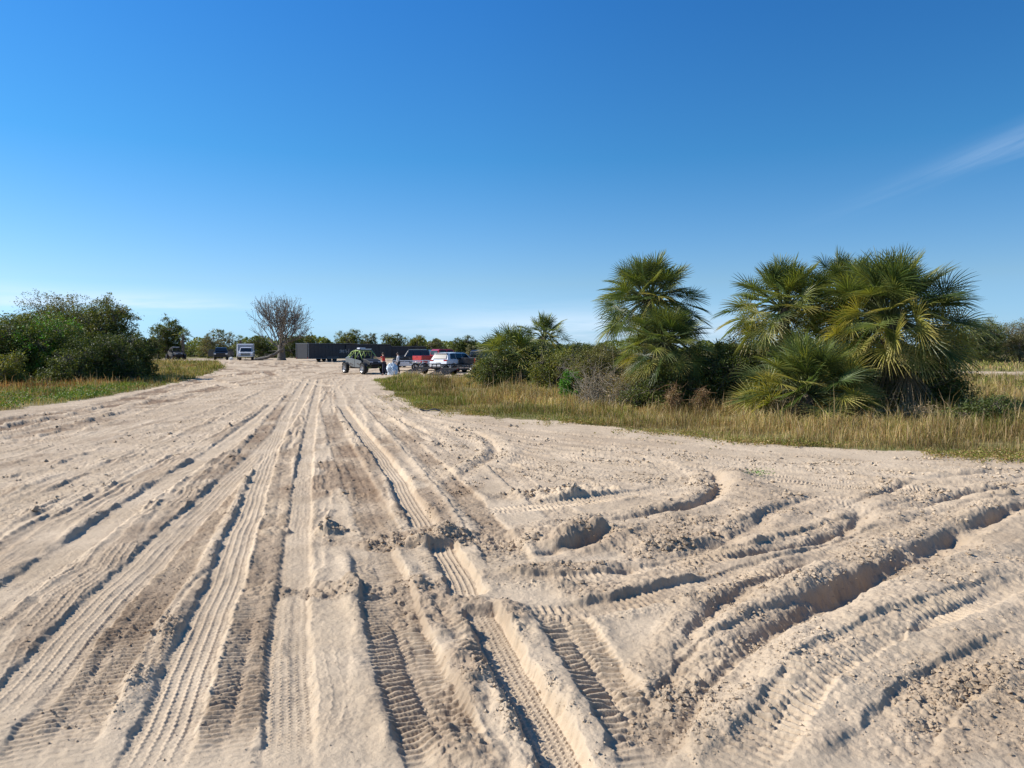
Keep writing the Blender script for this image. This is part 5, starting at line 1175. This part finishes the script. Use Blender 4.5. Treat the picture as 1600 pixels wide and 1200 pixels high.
    for s in (-1, 1):
        e = MB(); bmesh.ops.create_icosphere(e.bm, subdivisions=2, radius=0.013, matrix=Matrix.Translation(P(0.098, s * 0.032, 1.615))); e.build('eye', M_GLASS, t)
        e = MB(); bmesh.ops.create_icosphere(e.bm, subdivisions=2, radius=0.025, matrix=Matrix.Translation(P(0.0, s * 0.088, 1.60)) @ Matrix.Diagonal((0.7, 0.4, 1.1, 1))); e.build('ear', ms, t)
    return t
def lump(name, label, cat, px, d, size, mat, seed, group=None, sub=4, sink=0.3):
    x, y, z = at(px, d); rng = np.random.RandomState(seed); b = MB(); bmesh.ops.create_icosphere(b.bm, subdivisions=sub, radius=1)
    for v in b.bm.verts:
        c = np.array(v.co); n = 0.30 * float(fbm(np.array([c[0] * 2.2 + seed]), np.array([c[1] * 2.2 + c[2] * 1.7]), seed % 9, 3)[0]) + 0.12 * abs(math.sin(c[0] * 7 + c[2] * 9 + seed))
        v.co = v.co * (1 + n); v.co.x *= size[0] / 2; v.co.y *= size[1] / 2; v.co.z = max(-sink, v.co.z) * size[2] / (1 + sink) + sink * size[2] / (1 + sink)
    o = b.build(name, mat, None); o.location = (x, y, z); tag(o, label, cat, group); return o

def objects():
    buggy('lime green and silver off road buggy parked beside the person in red', 569, 59.5, math.atan2(-0.77, 0.64), M_LIME, M_SILVER, M_RIM, M_PLASTIC)
    buggy('dark off road buggy by the round tree at the far left', 275, 115, R(-50), M_STEEL, M_DIRTY, M_DRIM, M_PLASTIC, lightbar=True)
    person('person in a red shirt and dark trousers holding on to the lime green buggy', 600, 55.5, R(180), (0.55, 0.03, 0.03), (0.015, 0.018, 0.04), (((0.18, -0.34, 1.22), (0.42, -0.36, 1.24)), ((0.28, 0.22, 1.30), (0.55, 0.18, 1.36))), lean=0.08)
    person('person in a pale grey long sleeved shirt standing right of the white plastic sheet', 622, 57.5, R(200), (0.42, 0.43, 0.45), (0.03, 0.035, 0.05), (((-0.02, -0.26, 1.13), (0.14, -0.24, 0.92)), ((0.0, 0.27, 1.12), (0.12, 0.27, 0.90))), long_sleeve=True)
    lump('plastic_sheet', 'crumpled pale plastic sheet heaped between the two people', 'plastic sheet', 612, 56.5, (0.85, 0.7, 0.82), M_SHEET, 4)
    flat_trailer('white open trailer with two axles left of the white car', 656, 67, R(8), 4.9, M_ALU, ramp=False)
    wagon('boxy black off road wagon behind the white open trailer', 646, 76, R(172), M_BLACK, boxy=True, L_=0.85)
    pickup('red crew cab pickup behind the white car', 692, 74, R(34), M_RED)
    wagon('white suv seen from behind beside the black pickup', 711, 63.0, R(57), M_WHITE)
    pickup('black pickup with its tailgate towards the photo, half hidden by the squat palm', 756, 64, R(60), M_BLACK, rim=M_DRIM)
    flat_trailer('black open trailer with lowered mesh ramp behind the white suv', 682, 58.0, R(52), 3.0, M_STEEL, ramp=True, rail=0.25, tandem=False)
    flat_trailer('black open trailer with lowered ramp, nearest the squat palm', 727, 55, R(48), 3.2, M_STEEL, ramp=True, rail=0.25, tandem=False)
    ga = 'black enclosed trailers in a row'
    def tr(label, px, d, a, L_, **k):
        h = Vector((math.cos(a), math.sin(a))); n = Vector((-math.sin(a), math.cos(a))); x, y, z = at(px, d)
        c = Vector((x, y)) + h * L_ / 2 + n * 1.25; t = box_trailer(label, 0, 100, a, L_, 2.5, k.pop('H', 2.45), M_TBOX, ga, **k); t.location = (c.x, c.y, z); return t
    tr('black enclosed trailer with faint pale lettering, right of the bare tree', 482, 95, R(54), 8.4, marks=True)
    tr('middle black enclosed trailer, behind the lime green buggy', 545, 107, R(25), 6.2, H=2.4)
    tr('right black enclosed trailer, behind the person in grey', 602, 110, R(18), 6.0, H=2.1)
    pickup('black pickup facing the photo with both front doors open', 346, 113, R(-70), M_BLACK, rim=M_DRIM, open_doors=True)
    pickup('white pickup facing the photo in front of the white box trailer', 385, 109, R(-72), M_WHITE, grille=M_PLASTIC)
    t = box_trailer('white enclosed trailer hitched behind the white pickup', 384, 118, R(-71), 5.0, 2.6, 2.5, pmat('shaded_white_skin', (0.42, 0.44, 0.48), 0.5), 'white enclosed trailer')  # white skin painted blue-grey: the shade on the trailer is in its colour
    del t['group']
    lump('rubbish_bag', 'white rubbish bag left of the white pickup', 'rubbish bag', 361, 109, (0.6, 0.5, 0.45), M_PLATE, 7, 'rubbish bags by the white pickup')
    lump('rubbish_bag', 'white rubbish bag right of the white pickup', 'rubbish bag', 401, 107, (0.6, 0.5, 0.3), M_PLATE, 8, 'rubbish bags by the white pickup')
    # fallen limb leaning on the bare tree
    x, y, z = at(420, 106.5); rng = np.random.RandomState(9); segs = []
    main = np.array([(-2.0, 0, 0.12), (-1.2, 0, 0.28), (-0.3, 0.1, 0.42), (0.7, 0.2, 0.8), (1.5, 0.6, 1.45), (1.75, 0.8, 1.6)]); segs.append((main, [0.2, 0.24, 0.24, 0.22, 0.17, 0.1]))
    segs.append((np.array([(-1.9, -0.6, 0.1), (-0.8, -0.4, 0.25), (0.1, -0.2, 0.5), (0.6, -0.2, 0.9)]), [0.18, 0.2, 0.17, 0.1]))
    for k in range(26):
        p = main[rng.randint(0, 6)]; q = p + rng.normal(size=3) * [0.5, 0.4, 0.3]; q[2] = abs(q[2]); segs.append((np.linspace(p, q, 3), [0.06, 0.04, 0.015]))
    o = link('fallen_limb', tubes('fallen_limb', segs, sides=7), M_GREYBARK); o.location = (x, y, z); tag(o, 'dark fallen limb leaning against the trunk of the bare tree', 'fallen limb')
    # strip of rubber on the sand edge
    gx, gy = G(672, 643); b = MB(); n = 14
    for k in range(n):
        a, c_ = k / n - 0.5, (k + 1) / n - 0.5; f_ = lambda q: (q * 0.62, 0.07 * math.sin(q * 5), 0.03 + 0.025 * math.sin(q * 9))
        p, q = f_(a), f_(c_); b.panel([(p[0], p[1] - 0.07, p[2]), (q[0], q[1] - 0.07, q[2]), (q[0], q[1] + 0.07, q[2] + 0.02), (p[0], p[1] + 0.07, p[2] + 0.02)], 0.015)
    o = b.build('rubber_strip', M_TYRE); o.location = (gx, gy, 0.0); tag(o, 'torn strip of black rubber lying where the sand meets the grass', 'rubber strip')
objects()
